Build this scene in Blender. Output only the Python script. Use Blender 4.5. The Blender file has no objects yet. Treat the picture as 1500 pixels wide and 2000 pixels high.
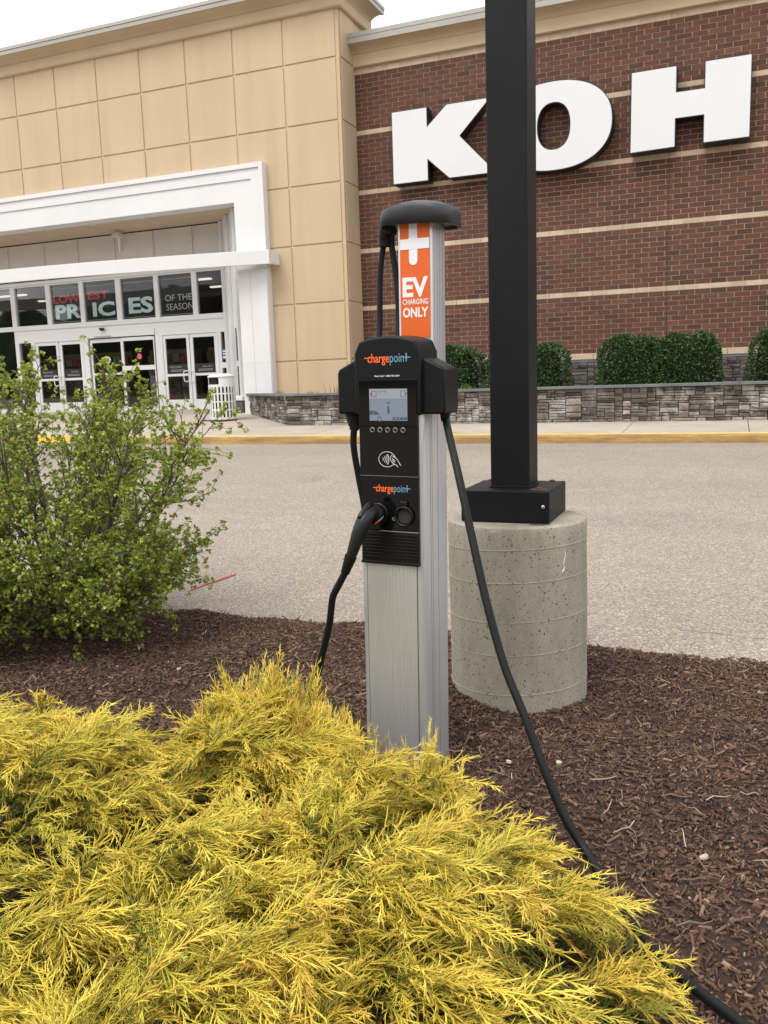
import bpy, math, random
import numpy as np
from mathutils import Matrix, Vector

random.seed(7); rng = np.random.default_rng(7)
scene = bpy.context.scene
C = scene.collection

# ------------------------------------------------------------------ camera, sky, sun, exposure
CAM_R = Vector((0.92735969, 0.37281347, -0.03184534)); CAM_U = Vector((-0.02732094, 0.15234941, 0.987949)); CAM_F = Vector((-0.37317231, 0.91531403, -0.15146831))
CAM_H = 1.25
FPX = 1672.52
cd = bpy.data.cameras.new('camera'); cam = bpy.data.objects.new('camera', cd); C.objects.link(cam)
cd.sensor_fit = 'VERTICAL'; cd.sensor_height = 24.0; cd.lens = FPX/2000*24.0
cd.clip_start = 0.05; cd.clip_end = 2000
m = Matrix.Identity(4)
for i in range(3):
    m[i][0] = CAM_R[i]; m[i][1] = CAM_U[i]; m[i][2] = -CAM_F[i]
m[2][3] = CAM_H
cam.matrix_world = m
scene.camera = cam

SUN_EL, SUN_AZ = math.radians(56), math.radians(200)      # azimuth clockwise from +Y: behind the photographer, a little to the left
w = bpy.data.worlds.new('World'); scene.world = w; w.use_nodes = True
nt = w.node_tree; nt.nodes.clear()
sky = nt.nodes.new('ShaderNodeTexSky'); sky.sky_type = 'NISHITA'; sky.sun_disc = False
sky.sun_elevation = SUN_EL; sky.sun_rotation = SUN_AZ; sky.dust_density = 4.0; sky.air_density = 1.0
cl = nt.nodes.new('ShaderNodeMix'); cl.data_type = 'RGBA'; cl.inputs[0].default_value = 0.93   # closed cloud cover over the blue
cl.inputs[7].default_value = (10.08, 10.02, 9.95, 1)
bg = nt.nodes.new('ShaderNodeBackground'); bg.inputs[1].default_value = 0.1
wo = nt.nodes.new('ShaderNodeOutputWorld')
nt.links.new(sky.outputs[0], cl.inputs[6]); nt.links.new(cl.outputs[2], bg.inputs[0]); nt.links.new(bg.outputs[0], wo.inputs[0])
sd = bpy.data.lights.new('sun', 'SUN'); sd.energy = 1.3; sd.angle = math.radians(28); sd.color = (1.0, 0.96, 0.9)
sun = bpy.data.objects.new('sun', sd); C.objects.link(sun)
sdir = Vector((math.sin(SUN_AZ)*math.cos(SUN_EL), math.cos(SUN_AZ)*math.cos(SUN_EL), math.sin(SUN_EL)))
sun.rotation_euler = sdir.to_track_quat('Z', 'Y').to_euler(); sun.location = (0, -10, 20)
vs = scene.view_settings
vs.view_transform = 'Standard'; vs.look = 'None'; vs.exposure = 0.68; vs.gamma = 1.0; vs.use_curve_mapping = False
scene.cycles.max_bounces = 8; scene.cycles.transparent_max_bounces = 12; scene.cycles.use_denoising = True

def project(p):
    d = Vector(p) - Vector((0, 0, CAM_H)); z = d.dot(CAM_F)
    if z <= 0: return None
    return 750+FPX*d.dot(CAM_R)/z, 1000-FPX*d.dot(CAM_U)/z, z
def ray(x, y):
    d = CAM_F*FPX + CAM_R*(x-750) - CAM_U*(y-1000); d.normalize(); return d

# ------------------------------------------------------------------ materials
MATS = {}
def S(c):                    # sRGB 0..255 to linear
    return tuple(((v/255)/12.92 if v/255 <= .04045 else ((v/255+.055)/1.055)**2.4) for v in c)
def new_mat(name):
    mt = bpy.data.materials.new(name); mt.use_nodes = True; n = mt.node_tree; n.nodes.clear()
    o = n.nodes.new('ShaderNodeOutputMaterial'); b = n.nodes.new('ShaderNodeBsdfPrincipled'); n.links.new(b.outputs[0], o.inputs[0])
    MATS[name] = mt; return mt, n, b
def nd(n, t, **k):
    x = n.nodes.new(t)
    for a, v in k.items(): setattr(x, a, v)
    return x
def noise(n, scale, detail=4, rough=.55, vec=None, stretch=None):
    x = nd(n, 'ShaderNodeTexNoise'); x.inputs['Scale'].default_value = scale; x.inputs['Detail'].default_value = detail; x.inputs['Roughness'].default_value = rough
    g = nd(n, 'ShaderNodeNewGeometry'); v = g.outputs['Position']
    if stretch:
        mp = nd(n, 'ShaderNodeMapping'); mp.inputs['Scale'].default_value = stretch; n.links.new(v, mp.inputs[0]); v = mp.outputs[0]
    n.links.new(v, x.inputs['Vector']); return x
def ramp(n, src, stops):
    r = nd(n, 'ShaderNodeValToRGB'); e = r.color_ramp.elements
    while len(e) < len(stops): e.new(.5)
    for k, (p, c) in enumerate(stops): e[k].position = p; e[k].color = (*c, 1) if len(c) == 3 else c
    n.links.new(src, r.inputs[0]); return r
def mixc(n, a, b, fac, mode='MIX'):
    x = nd(n, 'ShaderNodeMix', data_type='RGBA', blend_type=mode)
    for s, v in ((0, fac), (6, a), (7, b)):
        if hasattr(v, 'is_output'): n.links.new(v, x.inputs[s])
        else: x.inputs[s].default_value = v if s == 0 else (*v, 1)
    return x.outputs[2]
def bump(n, b, src, strength=.3, dist=.01):
    x = nd(n, 'ShaderNodeBump'); x.inputs['Strength'].default_value = strength; x.inputs['Distance'].default_value = dist
    n.links.new(src, x.inputs['Height']); n.links.new(x.outputs[0], b.inputs['Normal'])
def M(name, col, rough=.6, metal=0., var=.12, scale=4., bmp=0., bscale=60., bdist=.004, spec=.5, stretch=None, dirt=None):
    mt, n, b = new_mat(name)
    ns = noise(n, scale, stretch=stretch)
    r = ramp(n, ns.outputs[0], [(.3, tuple(v*(1-var) for v in col)), (.7, tuple(min(1, v*(1+var)) for v in col))])
    out = r.outputs[0]
    if dirt:
        n2 = noise(n, dirt[1], 6, .65); r2 = ramp(n, n2.outputs[0], [(dirt[2], (0, 0, 0)), (dirt[2]+.12, (1, 1, 1))])
        out = mixc(n, out, dirt[0], r2.outputs[0])
    n.links.new(out, b.inputs['Base Color'])
    b.inputs['Roughness'].default_value = rough; b.inputs['Metallic'].default_value = metal; b.inputs['Specular IOR Level'].default_value = spec
    if bmp: bump(n, b, noise(n, bscale, 5).outputs[0], bmp, bdist)
    return mt
def piece_random(n):         # one value for each loose piece, whether it is an object or an island of a mesh
    g = nd(n, 'ShaderNodeNewGeometry'); oi = nd(n, 'ShaderNodeObjectInfo')
    a = nd(n, 'ShaderNodeMath', operation='ADD'); n.links.new(g.outputs['Random Per Island'], a.inputs[0]); n.links.new(oi.outputs['Random'], a.inputs[1])
    f = nd(n, 'ShaderNodeMath', operation='FRACT'); n.links.new(a.outputs[0], f.inputs[0]); return f.outputs[0]

def make_materials():
    # brick
    mt, n, b = new_mat('brick')
    r = ramp(n, piece_random(n), [(0, (.070, .035, .023)), (.18, (.098, .042, .026)), (.4, (.124, .051, .030)), (.62, (.104, .047, .030)), (.8, (.138, .054, .032)), (.93, (.088, .049, .032)), (1, (.16, .070, .041))])
    ns = noise(n, 9, 6, .7); rr = ramp(n, ns.outputs[0], [(.3, (.72, .72, .74)), (.7, (1.2, 1.18, 1.15))])
    ns2 = noise(n, .5, 4, .6); r3 = ramp(n, ns2.outputs[0], [(.35, (.92, .92, .95)), (.7, (1.12, 1.05, 1.0))])
    n.links.new(mixc(n, mixc(n, r.outputs[0], rr.outputs[0], 1., 'MULTIPLY'), r3.outputs[0], 1., 'MULTIPLY'), b.inputs['Base Color']); b.inputs['Roughness'].default_value = .85
    bump(n, b, noise(n, 120, 4).outputs[0], .35, .004)
    M('mortar', (.60, .47, .365), .95, var=.12, scale=3, bmp=.3)
    mt, n, b = new_mat('cream_brick')
    r = ramp(n, piece_random(n), [(0, (.47, .37, .26)), (1, (.60, .49, .36))]); ns = noise(n, 7, 6, .7)
    rr = ramp(n, ns.outputs[0], [(.3, (.8, .8, .8)), (.65, (1.05, 1.05, 1.05))])
    n.links.new(mixc(n, r.outputs[0], rr.outputs[0], 1., 'MULTIPLY'), b.inputs['Base Color']); b.inputs['Roughness'].default_value = .85; bump(n, b, noise(n, 100).outputs[0], .3, .004)
    # ledge stone
    for nm, lo, mid, hi in (('ledge_stone', (.058, .048, .040), (.155, .134, .115), (.36, .325, .285)), ('base_stone', (.055, .048, .048), (.10, .09, .088), (.16, .145, .14))):
        mt, n, b = new_mat(nm)
        r = ramp(n, piece_random(n), [(0, lo), (.45, mid), (.8, tuple(v*1.35 for v in mid)), (1, hi)])
        ns = noise(n, 6, 7, .7); rr = ramp(n, ns.outputs[0], [(.3, (.55, .54, .53)), (.7, (1.35, 1.33, 1.3))])
        c = mixc(n, r.outputs[0], rr.outputs[0], 1., 'MULTIPLY')
        n2 = noise(n, 2.6, 8, .72); r2 = ramp(n, n2.outputs[0], [(.50, (0, 0, 0)), (.66, (.85, .85, .85))])   # lime bloom
        if nm == 'ledge_stone': c = mixc(n, c, (.50, .48, .45), r2.outputs[0])
        n.links.new(c, b.inputs['Base Color']); b.inputs['Roughness'].default_value = .9
        bump(n, b, noise(n, 28, 8, .65).outputs[0], .9, .02)
    M('stone_joint', (.035, .03, .028), .95)
    M('bluestone', (.135, .150, .150), .75, var=.2, scale=3, bmp=.3, bscale=40, dirt=((.2, .2, .19), 2.0, .6))
    mt, n, b = new_mat('stucco')
    n1 = noise(n, 1., 6, .6, stretch=(2.6, 2.6, .22)); r1 = ramp(n, n1.outputs[0], [(.25, (.50, .385, .252)), (.5, (.545, .422, .278)), (.8, (.575, .448, .298))])
    n2 = noise(n, .45, 5, .6); r2 = ramp(n, n2.outputs[0], [(.3, (.95, .95, .95)), (.7, (1.04, 1.03, 1.02))]); n.links.new(mixc(n, r1.outputs[0], r2.outputs[0], 1., 'MULTIPLY'), b.inputs['Base Color']); b.inputs['Roughness'].default_value = .92
    bump(n, b, noise(n, 160, 5).outputs[0], .35, .003)
    M('stucco_trim', (.545, .43, .285), .9, var=.07, scale=.9, bmp=.25, bscale=160, bdist=.003)
    M('coping_metal', (.40, .385, .35), .5, var=.06, scale=1.2)
    M('white_paint', (.69, .69, .70), .55, var=.03, scale=1.5)
    M('white_frame', (.68, .69, .70), .4, var=.02, scale=1.5)
    M('soffit_panel', (.60, .58, .56), .7, var=.04, scale=2)
    M('soffit', (.52, .42, .31), .8, var=.05, scale=2)
    M('dark_gap', (.03, .03, .03), .9)
    mt, n, b = new_mat('letter_face'); b.inputs['Base Color'].default_value = (.86, .88, .90, 1); b.inputs['Roughness'].default_value = .35
    ns = noise(n, .8, 3); rr = ramp(n, ns.outputs[0], [(.3, (.66, .68, .705)), (.7, (.70, .72, .74))]); n.links.new(rr.outputs[0], b.inputs['Base Color'])
    M('letter_return', (.012, .012, .014), .45, var=.1)
    # ground
    mt, n, b = new_mat('asphalt')
    vo = nd(n, 'ShaderNodeTexVoronoi'); vo.inputs['Scale'].default_value = 120; g = nd(n, 'ShaderNodeNewGeometry'); n.links.new(g.outputs['Position'], vo.inputs['Vector'])
    sep = nd(n, 'ShaderNodeSeparateColor'); n.links.new(vo.outputs['Color'], sep.inputs[0])
    r = ramp(n, sep.outputs[0], [(0, (.165, .140, .116)), (.35, (.262, .225, .188)), (.7, (.325, .283, .240)), (.93, (.40, .358, .310)), (1, (.56, .52, .47))])
    n1 = noise(n, .6, 6, .65, stretch=(.22, 1., 1.)); r1 = ramp(n, n1.outputs[0], [(.28, (.86, .865, .89)), (.5, (1., .99, .98)), (.75, (1.12, 1.075, 1.02))])   # worn lanes along the drive
    n3 = noise(n, 2.3, 7, .7); r3 = ramp(n, n3.outputs[0], [(.3, (.92, .92, .92)), (.7, (1.06, 1.05, 1.04))])
    n5 = noise(n, .9, 3, .5); r5 = ramp(n, n5.outputs[0], [(.66, (1, 1, 1)), (.76, (.84, .83, .83))])                          # drips
    c = mixc(n, mixc(n, r.outputs[0], r1.outputs[0], 1., 'MULTIPLY'), r3.outputs[0], 1., 'MULTIPLY')
    n.links.new(mixc(n, c, r5.outputs[0], 1., 'MULTIPLY'), b.inputs['Base Color']); b.inputs['Roughness'].default_value = .9
    bump(n, b, vo.outputs['Distance'], .45, .006)
    M('sidewalk', (.42, .365, .305), .9, var=.12, scale=1.3, bmp=.3, bscale=90, dirt=((.30, .27, .235), 1.1, .60))
    mt, n, b = new_mat('kerb_paint')
    n1 = noise(n, 2.2, 8, .72, stretch=(.6, 4, 4)); r1 = ramp(n, n1.outputs[0], [(.30, (.50, .34, .10)), (.44, (.40, .25, .085)), (.56, (.28, .16, .06)), (.68, (.30, .22, .14))])
    n.links.new(r1.outputs[0], b.inputs['Base Color']); b.inputs['Roughness'].default_value = .8; bump(n, b, noise(n, 70, 5).outputs[0], .4, .006)
    M('kerb_top_paint', (.55, .42, .165), .75, var=.12, scale=2.5, bmp=.2, dirt=((.40, .31, .17), 3.0, .60))
    M('tactile_yellow', (.62, .40, .03), .7, var=.1); M('blue_paint', (.05, .12, .27), .8, var=.25, scale=6)
    M('crack', (.05, .045, .04), .95)
    mt, n, b = new_mat('mulch')
    r = ramp(n, noise(n, 38, 8, .75).outputs[0], [(.3, (.036, .020, .013)), (.7, (.10, .055, .036))]); n.links.new(r.outputs[0], b.inputs['Base Color']); b.inputs['Roughness'].default_value = .95
    bump(n, b, noise(n, 60, 8, .7).outputs[0], 1., .02)
    mt, n, b = new_mat('mulch_chip')
    r = ramp(n, piece_random(n), [(0, (.040, .0205, .013)), (.4, (.086, .044, .028)), (.75, (.138, .076, .049)), (.93, (.185, .112, .075)), (1, (.32, .225, .16))])
    n1 = noise(n, .9, 4); r1 = ramp(n, n1.outputs[0], [(.35, (.8, .8, .8)), (.7, (1.2, 1.15, 1.1))])
    n.links.new(mixc(n, r.outputs[0], r1.outputs[0], 1., 'MULTIPLY'), b.inputs['Base Color']); b.inputs['Roughness'].default_value = .85
    mt, n, b = new_mat('litter')
    r = ramp(n, piece_random(n), [(0, (.16, .10, .07)), (.6, (.34, .24, .16)), (1, (.50, .42, .33))]); n.links.new(r.outputs[0], b.inputs['Base Color']); b.inputs['Roughness'].default_value = .85
    M('pale_chip', (.48, .43, .36), .8, var=.1); M('soil', (.17, .12, .085), .95, var=.3, scale=12, bmp=.6, bscale=40)
    # footing
    mt, n, b = new_mat('footing_concrete')
    n1 = noise(n, 1.0, 8, .68, stretch=(5, 5, 1.6)); r1 = ramp(n, n1.outputs[0], [(.25, (.20, .178, .138)), (.5, (.335, .303, .245)), (.75, (.42, .388, .322))])
    vo = nd(n, 'ShaderNodeTexVoronoi'); vo.inputs['Scale'].default_value = 95; vo.inputs['Randomness'].default_value = 1; g = nd(n, 'ShaderNodeNewGeometry')
    wob = noise(n, 30, 3); mv = nd(n, 'ShaderNodeVectorMath', operation='MULTIPLY_ADD'); mv.inputs[1].default_value = (.02, .02, .02)
    n.links.new(wob.outputs['Color'], mv.inputs[0]); n.links.new(g.outputs['Position'], mv.inputs[2]); n.links.new(mv.outputs[0], vo.inputs['Vector'])
    sp = nd(n, 'ShaderNodeSeparateColor'); n.links.new(vo.outputs['Color'], sp.inputs[0])
    sz = nd(n, 'ShaderNodeMath', operation='MULTIPLY'); n.links.new(sp.outputs[1], sz.inputs[0]); sz.inputs[1].default_value = .33
    lt = nd(n, 'ShaderNodeMath', operation='LESS_THAN'); n.links.new(vo.outputs['Distance'], lt.inputs[0]); n.links.new(sz.outputs[0], lt.inputs[1])
    gate = nd(n, 'ShaderNodeMath', operation='GREATER_THAN'); n.links.new(sp.outputs[0], gate.inputs[0]); gate.inputs[1].default_value = .30
    pit = nd(n, 'ShaderNodeMath', operation='MULTIPLY'); n.links.new(lt.outputs[0], pit.inputs[0]); n.links.new(gate.outputs[0], pit.inputs[1])
    n4 = noise(n, 190, 3); r4 = ramp(n, n4.outputs[0], [(.35, (.86, .86, .86)), (.65, (1.12, 1.12, 1.1))])
    c = mixc(n, mixc(n, r1.outputs[0], r4.outputs[0], 1., 'MULTIPLY'), (.10, .09, .072), pit.outputs[0])
    n.links.new(c, b.inputs['Base Color']); b.inputs['Roughness'].default_value = .92
    inv = nd(n, 'ShaderNodeMath', operation='SUBTRACT'); inv.inputs[0].default_value = 1; n.links.new(pit.outputs[0], inv.inputs[1]); bump(n, b, inv.outputs[0], .7, .006)
    # metals and plastics
    M('pole_paint', (.0085, .0095, .011), .5, var=.15, scale=6, bmp=.12, bscale=150, bdist=.002, spec=.18)
    M('rust', (.10, .045, .025), .9, var=.4, scale=40)
    M('zinc', (.42, .42, .43), .3, .9)
    mt, n, b = new_mat('aluminium')
    ns = noise(n, 1, 6, .6, stretch=(160, 160, 1.2)); rr = ramp(n, ns.outputs[0], [(.3, (.645, .665, .70)), (.7, (.665, .685, .72))]); n.links.new(rr.outputs[0], b.inputs['Base Color'])
    b.inputs['Metallic'].default_value = .72; b.inputs['Roughness'].default_value = .42
    M('groove', (.20, .21, .22), .6, .3)
    M('cap_grey', (.030, .034, .041), .48, var=.06, bmp=.08, bscale=400, bdist=.001)
    M('black_plastic', (.0075, .008, .009), .42, var=.1, bmp=.1, bscale=500, bdist=.001, spec=.18)
    M('rubber', (.008, .0085, .0095), .5, var=.1, spec=.25)
    M('gloss_black', (.004, .004, .0045), .07, var=.05, spec=.28)
    M('satin_black', (.006, .006, .0065), .3, var=.05, spec=.3)
    M('handle_grey', (.013, .0145, .0175), .38, var=.08, spec=.35)
    M('sign_orange', (.70, .115, .010), .45, var=.03); M('logo_orange', (.90, .14, .025), .5, var=.02); M('logo_blue', (.13, .30, .43), .5, var=.02)
    M('print_white', (.78, .80, .82), .5, var=.02); M('print_grey', (.33, .34, .35), .5, var=.02)
    for nm, c, s in (('lcd', (.50, .60, .70), .25), ('lcd_dark', (.10, .14, .19), .35), ('lcd_mid', (.30, .38, .46), .4), ('lcd_white', (.8, .84, .88), .25), ('lcd_teal', (.03, .25, .38), .4), ('lcd_red', (.30, .05, .09), .4), ('shop_lamp', (1., .93, .8), .6)):
        mt, n, b = new_mat(nm); b.inputs['Base Color'].default_value = (.02, .02, .02, 1); b.inputs['Emission Color'].default_value = (*c, 1); b.inputs['Emission Strength'].default_value = s; b.inputs['Roughness'].default_value = .2
    # glass
    mt = bpy.data.materials.new('glass'); mt.use_nodes = True; n = mt.node_tree; n.nodes.clear(); MATS['glass'] = mt
    o = nd(n, 'ShaderNodeOutputMaterial'); t = nd(n, 'ShaderNodeBsdfTransparent'); t.inputs[0].default_value = (.94, .95, .95, 1); gl = nd(n, 'ShaderNodeBsdfGlossy'); gl.inputs['Roughness'].default_value = .02
    fr = nd(n, 'ShaderNodeFresnel'); fr.inputs[0].default_value = 1.36; mx = nd(n, 'ShaderNodeMixShader'); n.links.new(fr.outputs[0], mx.inputs[0]); n.links.new(t.outputs[0], mx.inputs[1]); n.links.new(gl.outputs[0], mx.inputs[2]); n.links.new(mx.outputs[0], o.inputs[0])
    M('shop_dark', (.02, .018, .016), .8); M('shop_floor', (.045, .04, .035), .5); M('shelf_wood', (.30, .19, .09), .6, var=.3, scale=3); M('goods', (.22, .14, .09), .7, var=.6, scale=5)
    M('banner', (.010, .012, .013), .6); M('banner_red', (.62, .06, .08), .6); M('banner_cyan', (.74, .97, .98), .6); M('banner_white', (.62, .64, .64), .6)
    M('sticker_red', (.6, .09, .12), .5); M('sticker_blue', (.06, .16, .42), .5)
    M('can_white', (.70, .70, .69), .45, var=.04, scale=5); M('liner', (.02, .02, .02), .6)
    M('stick_red', (.50, .10, .11), .5, var=.15, scale=30)
    # plants
    for nm, a, bb, rough in (('hedge_leaf', (.024, .054, .016), (.080, .138, .043), .5), ('grass_blade', (.05, .11, .02), (.12, .21, .045), .5)):
        mt, n, b = new_mat(nm); r = ramp(n, piece_random(n), [(0, a), (1, bb)]); n.links.new(r.outputs[0], b.inputs['Base Color']); b.inputs['Roughness'].default_value = rough
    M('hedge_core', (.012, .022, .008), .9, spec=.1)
    M('twig', (.095, .072, .055), .85, var=.35, scale=25); M('bark', (.115, .098, .08), .9, var=.35, scale=18, bmp=.5)
    mt, n, b = new_mat('young_leaf')
    r = ramp(n, piece_random(n), [(0, (.17, .235, .026)), (.4, (.31, .40, .05)), (.8, (.44, .52, .10)), (1, (.48, .42, .14))]); n.links.new(r.outputs[0], b.inputs['Base Color']); b.inputs['Roughness'].default_value = .5
    b.inputs['Subsurface Weight'].default_value = .0
    tr = nd(n, 'ShaderNodeBsdfTranslucent'); mx = nd(n, 'ShaderNodeMixShader'); mx.inputs[0].default_value = .3; n.links.new(r.outputs[0], tr.inputs[0]); n.links.new(b.outputs[0], mx.inputs[1]); n.links.new(tr.outputs[0], mx.inputs[2]); n.links.new(mx.outputs[0], n.nodes['Material Output'].inputs[0])
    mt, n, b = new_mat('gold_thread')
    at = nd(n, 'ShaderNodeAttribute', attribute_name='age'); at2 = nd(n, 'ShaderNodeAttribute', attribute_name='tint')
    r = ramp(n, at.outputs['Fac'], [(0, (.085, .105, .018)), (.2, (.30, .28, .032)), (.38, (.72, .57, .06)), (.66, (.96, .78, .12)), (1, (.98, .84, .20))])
    r2 = ramp(n, at2.outputs['Fac'], [(0, (.80, .90, .85)), (.5, (1, 1, 1)), (.86, (1.08, 1.05, 1.1)), (.95, (.95, .72, .9)), (1, (.72, .50, .75))])
    c = mixc(n, r.outputs[0], r2.outputs[0], 1., 'MULTIPLY')
    n.links.new(c, b.inputs['Base Color']); b.inputs['Roughness'].default_value = .6
    tr = nd(n, 'ShaderNodeBsdfTranslucent'); mx = nd(n, 'ShaderNodeMixShader'); mx.inputs[0].default_value = .18; n.links.new(c, tr.inputs[0]); n.links.new(b.outputs[0], mx.inputs[1]); n.links.new(tr.outputs[0], mx.inputs[2]); n.links.new(mx.outputs[0], n.nodes['Material Output'].inputs[0])
make_materials()

# ------------------------------------------------------------------ mesh helpers
class MB:
    def __init__(s): s.v = []; s.f = []
    def add(s, vs, fs):
        k = len(s.v); s.v += [tuple(p) for p in vs]; s.f += [tuple(i+k for i in f) for f in fs]; return s
    def box(s, x0, x1, y0, y1, z0, z1):
        return s.add([(x0, y0, z0), (x1, y0, z0), (x1, y1, z0), (x0, y1, z0), (x0, y0, z1), (x1, y0, z1), (x1, y1, z1), (x0, y1, z1)],
                     [(3, 2, 1, 0), (4, 5, 6, 7), (0, 1, 5, 4), (1, 2, 6, 5), (2, 3, 7, 6), (3, 0, 4, 7)])
    def prism_y(s, poly, y0, y1):            # poly (x,z) counter-clockwise seen from -Y
        n = len(poly); return s.add([(x, y0, z) for x, z in poly]+[(x, y1, z) for x, z in poly],
            [tuple(range(n)), tuple(range(2*n-1, n-1, -1))]+[((i+1) % n, i, i+n, (i+1) % n+n) for i in range(n)])
    def prism_z(s, poly, z0, z1):
        n = len(poly); return s.add([(x, y, z0) for x, y in poly]+[(x, y, z1) for x, y in poly],
            [tuple(range(n-1, -1, -1)), tuple(range(n, 2*n))]+[(i, (i+1) % n, (i+1) % n+n, i+n) for i in range(n)])
    def tube(s, pts, r, n=10, caps=True):
        P = [Vector(p) for p in pts]; rs = r if hasattr(r, '__len__') else [r]*len(P)
        k = len(s.v); up = None
        for i, p in enumerate(P):
            t = (P[min(i+1, len(P)-1)]-P[max(i-1, 0)]).normalized()
            if up is None: up = t.orthogonal().normalized()
            else: up = (up - t*up.dot(t)).normalized()
            sd_ = t.cross(up)
            for j in range(n):
                a = 2*math.pi*j/n; s.v.append(tuple(p+(up*math.cos(a)+sd_*math.sin(a))*rs[i]))
        for i in range(len(P)-1):
            for j in range(n):
                s.f.append((k+i*n+j, k+i*n+(j+1) % n, k+(i+1)*n+(j+1) % n, k+(i+1)*n+j))
        if caps: s.f.append(tuple(k+j for j in range(n-1, -1, -1))); s.f.append(tuple(k+(len(P)-1)*n+j for j in range(n)))
        return s
    def lathe(s, prof, n=48, cx=0, cy=0):    # prof (r,z) from the bottom up
        k = len(s.v)
        for r, z in prof:
            for j in range(n): a = 2*math.pi*j/n; s.v.append((cx+r*math.cos(a), cy+r*math.sin(a), z))
        for i in range(len(prof)-1):
            for j in range(n): s.f.append((k+i*n+j, k+i*n+(j+1) % n, k+(i+1)*n+(j+1) % n, k+(i+1)*n+j))
        s.f.append(tuple(k+j for j in range(n-1, -1, -1))); s.f.append(tuple(k+(len(prof)-1)*n+j for j in range(n))); return s
    def sweep(s, prof, path):                # prof (o,z): offset outward; path [(x,y,nx,ny)] mitred
        k = len(s.v); n = len(prof)
        for x, y, nx, ny in path:
            for o, z in prof: s.v.append((x+nx*o, y+ny*o, z))
        for i in range(len(path)-1):
            for j in range(n-1): s.f.append((k+i*n+j, k+(i+1)*n+j, k+(i+1)*n+j+1, k+i*n+j+1))
        s.f.append(tuple(k+j for j in range(n))); s.f.append(tuple(k+(len(path)-1)*n+j for j in range(n-1, -1, -1))); return s
    def mesh(s, name, mat, smooth=False):
        me = bpy.data.meshes.new(name); me.from_pydata(s.v, [], s.f); me.materials.append(MATS[mat])
        if smooth: me.polygons.foreach_set('use_smooth', [True]*len(me.polygons))
        me.update(); return me
    def build(s, name, mat, parent=None, smooth=False, bevel=0, segs=2):
        return link(name, s.mesh(name, mat, smooth), parent, bevel, segs)
def link(name, me, parent=None, bevel=0, segs=2):
    o = bpy.data.objects.new(name, me); C.objects.link(o)
    if parent: o.parent = parent
    if bevel:
        b = o.modifiers.new('bevel', 'BEVEL'); b.width = bevel; b.segments = segs; b.limit_method = 'ANGLE'; b.angle_limit = math.radians(40)
    return o
def smooth_angle(o, deg=40):
    me = o.data; me.polygons.foreach_set('use_smooth', [True]*len(me.polygons)); me.set_sharp_from_angle(angle=math.radians(deg))
def box(name, mat, parent, *a, bevel=0): return MB().box(*a).build(name, mat, parent, bevel=bevel)
def empty(name, loc=(0, 0, 0), rot=(0, 0, 0)):
    o = bpy.data.objects.new(name, None); C.objects.link(o); o.location = loc; o.rotation_euler = rot; o.empty_display_size = .1; return o
def tag(o, label, cat, group=None):
    o['label'] = label; o['category'] = cat
    if group: o['group'] = group
    return o
def struct(o): o['kind'] = 'structure'; return o
def stuff(o): o['kind'] = 'stuff'; return o
def np_mesh(name, V, F, mat, smooth=False, attrs=None):      # F of equal-length faces
    me = bpy.data.meshes.new(name); V = np.asarray(V, np.float32); F = np.asarray(F, np.int32); k = F.shape[1]
    me.vertices.add(len(V)); me.vertices.foreach_set('co', V.ravel()); me.loops.add(F.size); me.loops.foreach_set('vertex_index', F.ravel())
    me.polygons.add(len(F)); me.polygons.foreach_set('loop_start', np.arange(0, F.size, k, dtype=np.int32))
    if smooth: me.polygons.foreach_set('use_smooth', np.ones(len(F), bool))
    for a, val in (attrs or {}).items():
        at = me.attributes.new(a, 'FLOAT', 'POINT'); at.data.foreach_set('value', np.asarray(val, np.float32))
    me.materials.append(MATS[mat]); me.update(); me.validate(); return me
def holed(mb, x0, x1, z0, z1, holes, yf, yb):   # wall panel facing -Y with rectangular openings
    xs = sorted({x0, x1, *[v for h in holes for v in h[:2] if x0 < v < x1]}); zs = sorted({z0, z1, *[v for h in holes for v in h[2:] if z0 < v < z1]})
    inside = lambda i, j: 0 <= i < len(xs)-1 and 0 <= j < len(zs)-1 and not any(h[0] < (xs[i]+xs[i+1])/2 < h[1] and h[2] < (zs[j]+zs[j+1])/2 < h[3] for h in holes)
    for i in range(len(xs)-1):
        for j in range(len(zs)-1):
            if not inside(i, j): continue
            a, b_, c, d = xs[i], xs[i+1], zs[j], zs[j+1]
            mb.add([(a, yf, c), (b_, yf, c), (b_, yf, d), (a, yf, d)], [(0, 1, 2, 3)]); mb.add([(a, yb, c), (b_, yb, c), (b_, yb, d), (a, yb, d)], [(3, 2, 1, 0)])
            if not inside(i-1, j): mb.add([(a, yf, c), (a, yf, d), (a, yb, d), (a, yb, c)], [(0, 1, 2, 3)])
            if not inside(i+1, j): mb.add([(b_, yf, c), (b_, yf, d), (b_, yb, d), (b_, yb, c)], [(3, 2, 1, 0)])
            if not inside(i, j-1): mb.add([(a, yf, c), (b_, yf, c), (b_, yb, c), (a, yb, c)], [(3, 2, 1, 0)])
            if not inside(i, j+1): mb.add([(a, yf, d), (b_, yf, d), (b_, yb, d), (a, yb, d)], [(0, 1, 2, 3)])
    return mb
def weld(o):
    import bmesh
    bm = bmesh.new(); bm.from_mesh(o.data); bmesh.ops.remove_doubles(bm, verts=bm.verts, dist=1e-4); bm.to_mesh(o.data); bm.free(); return o
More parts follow.
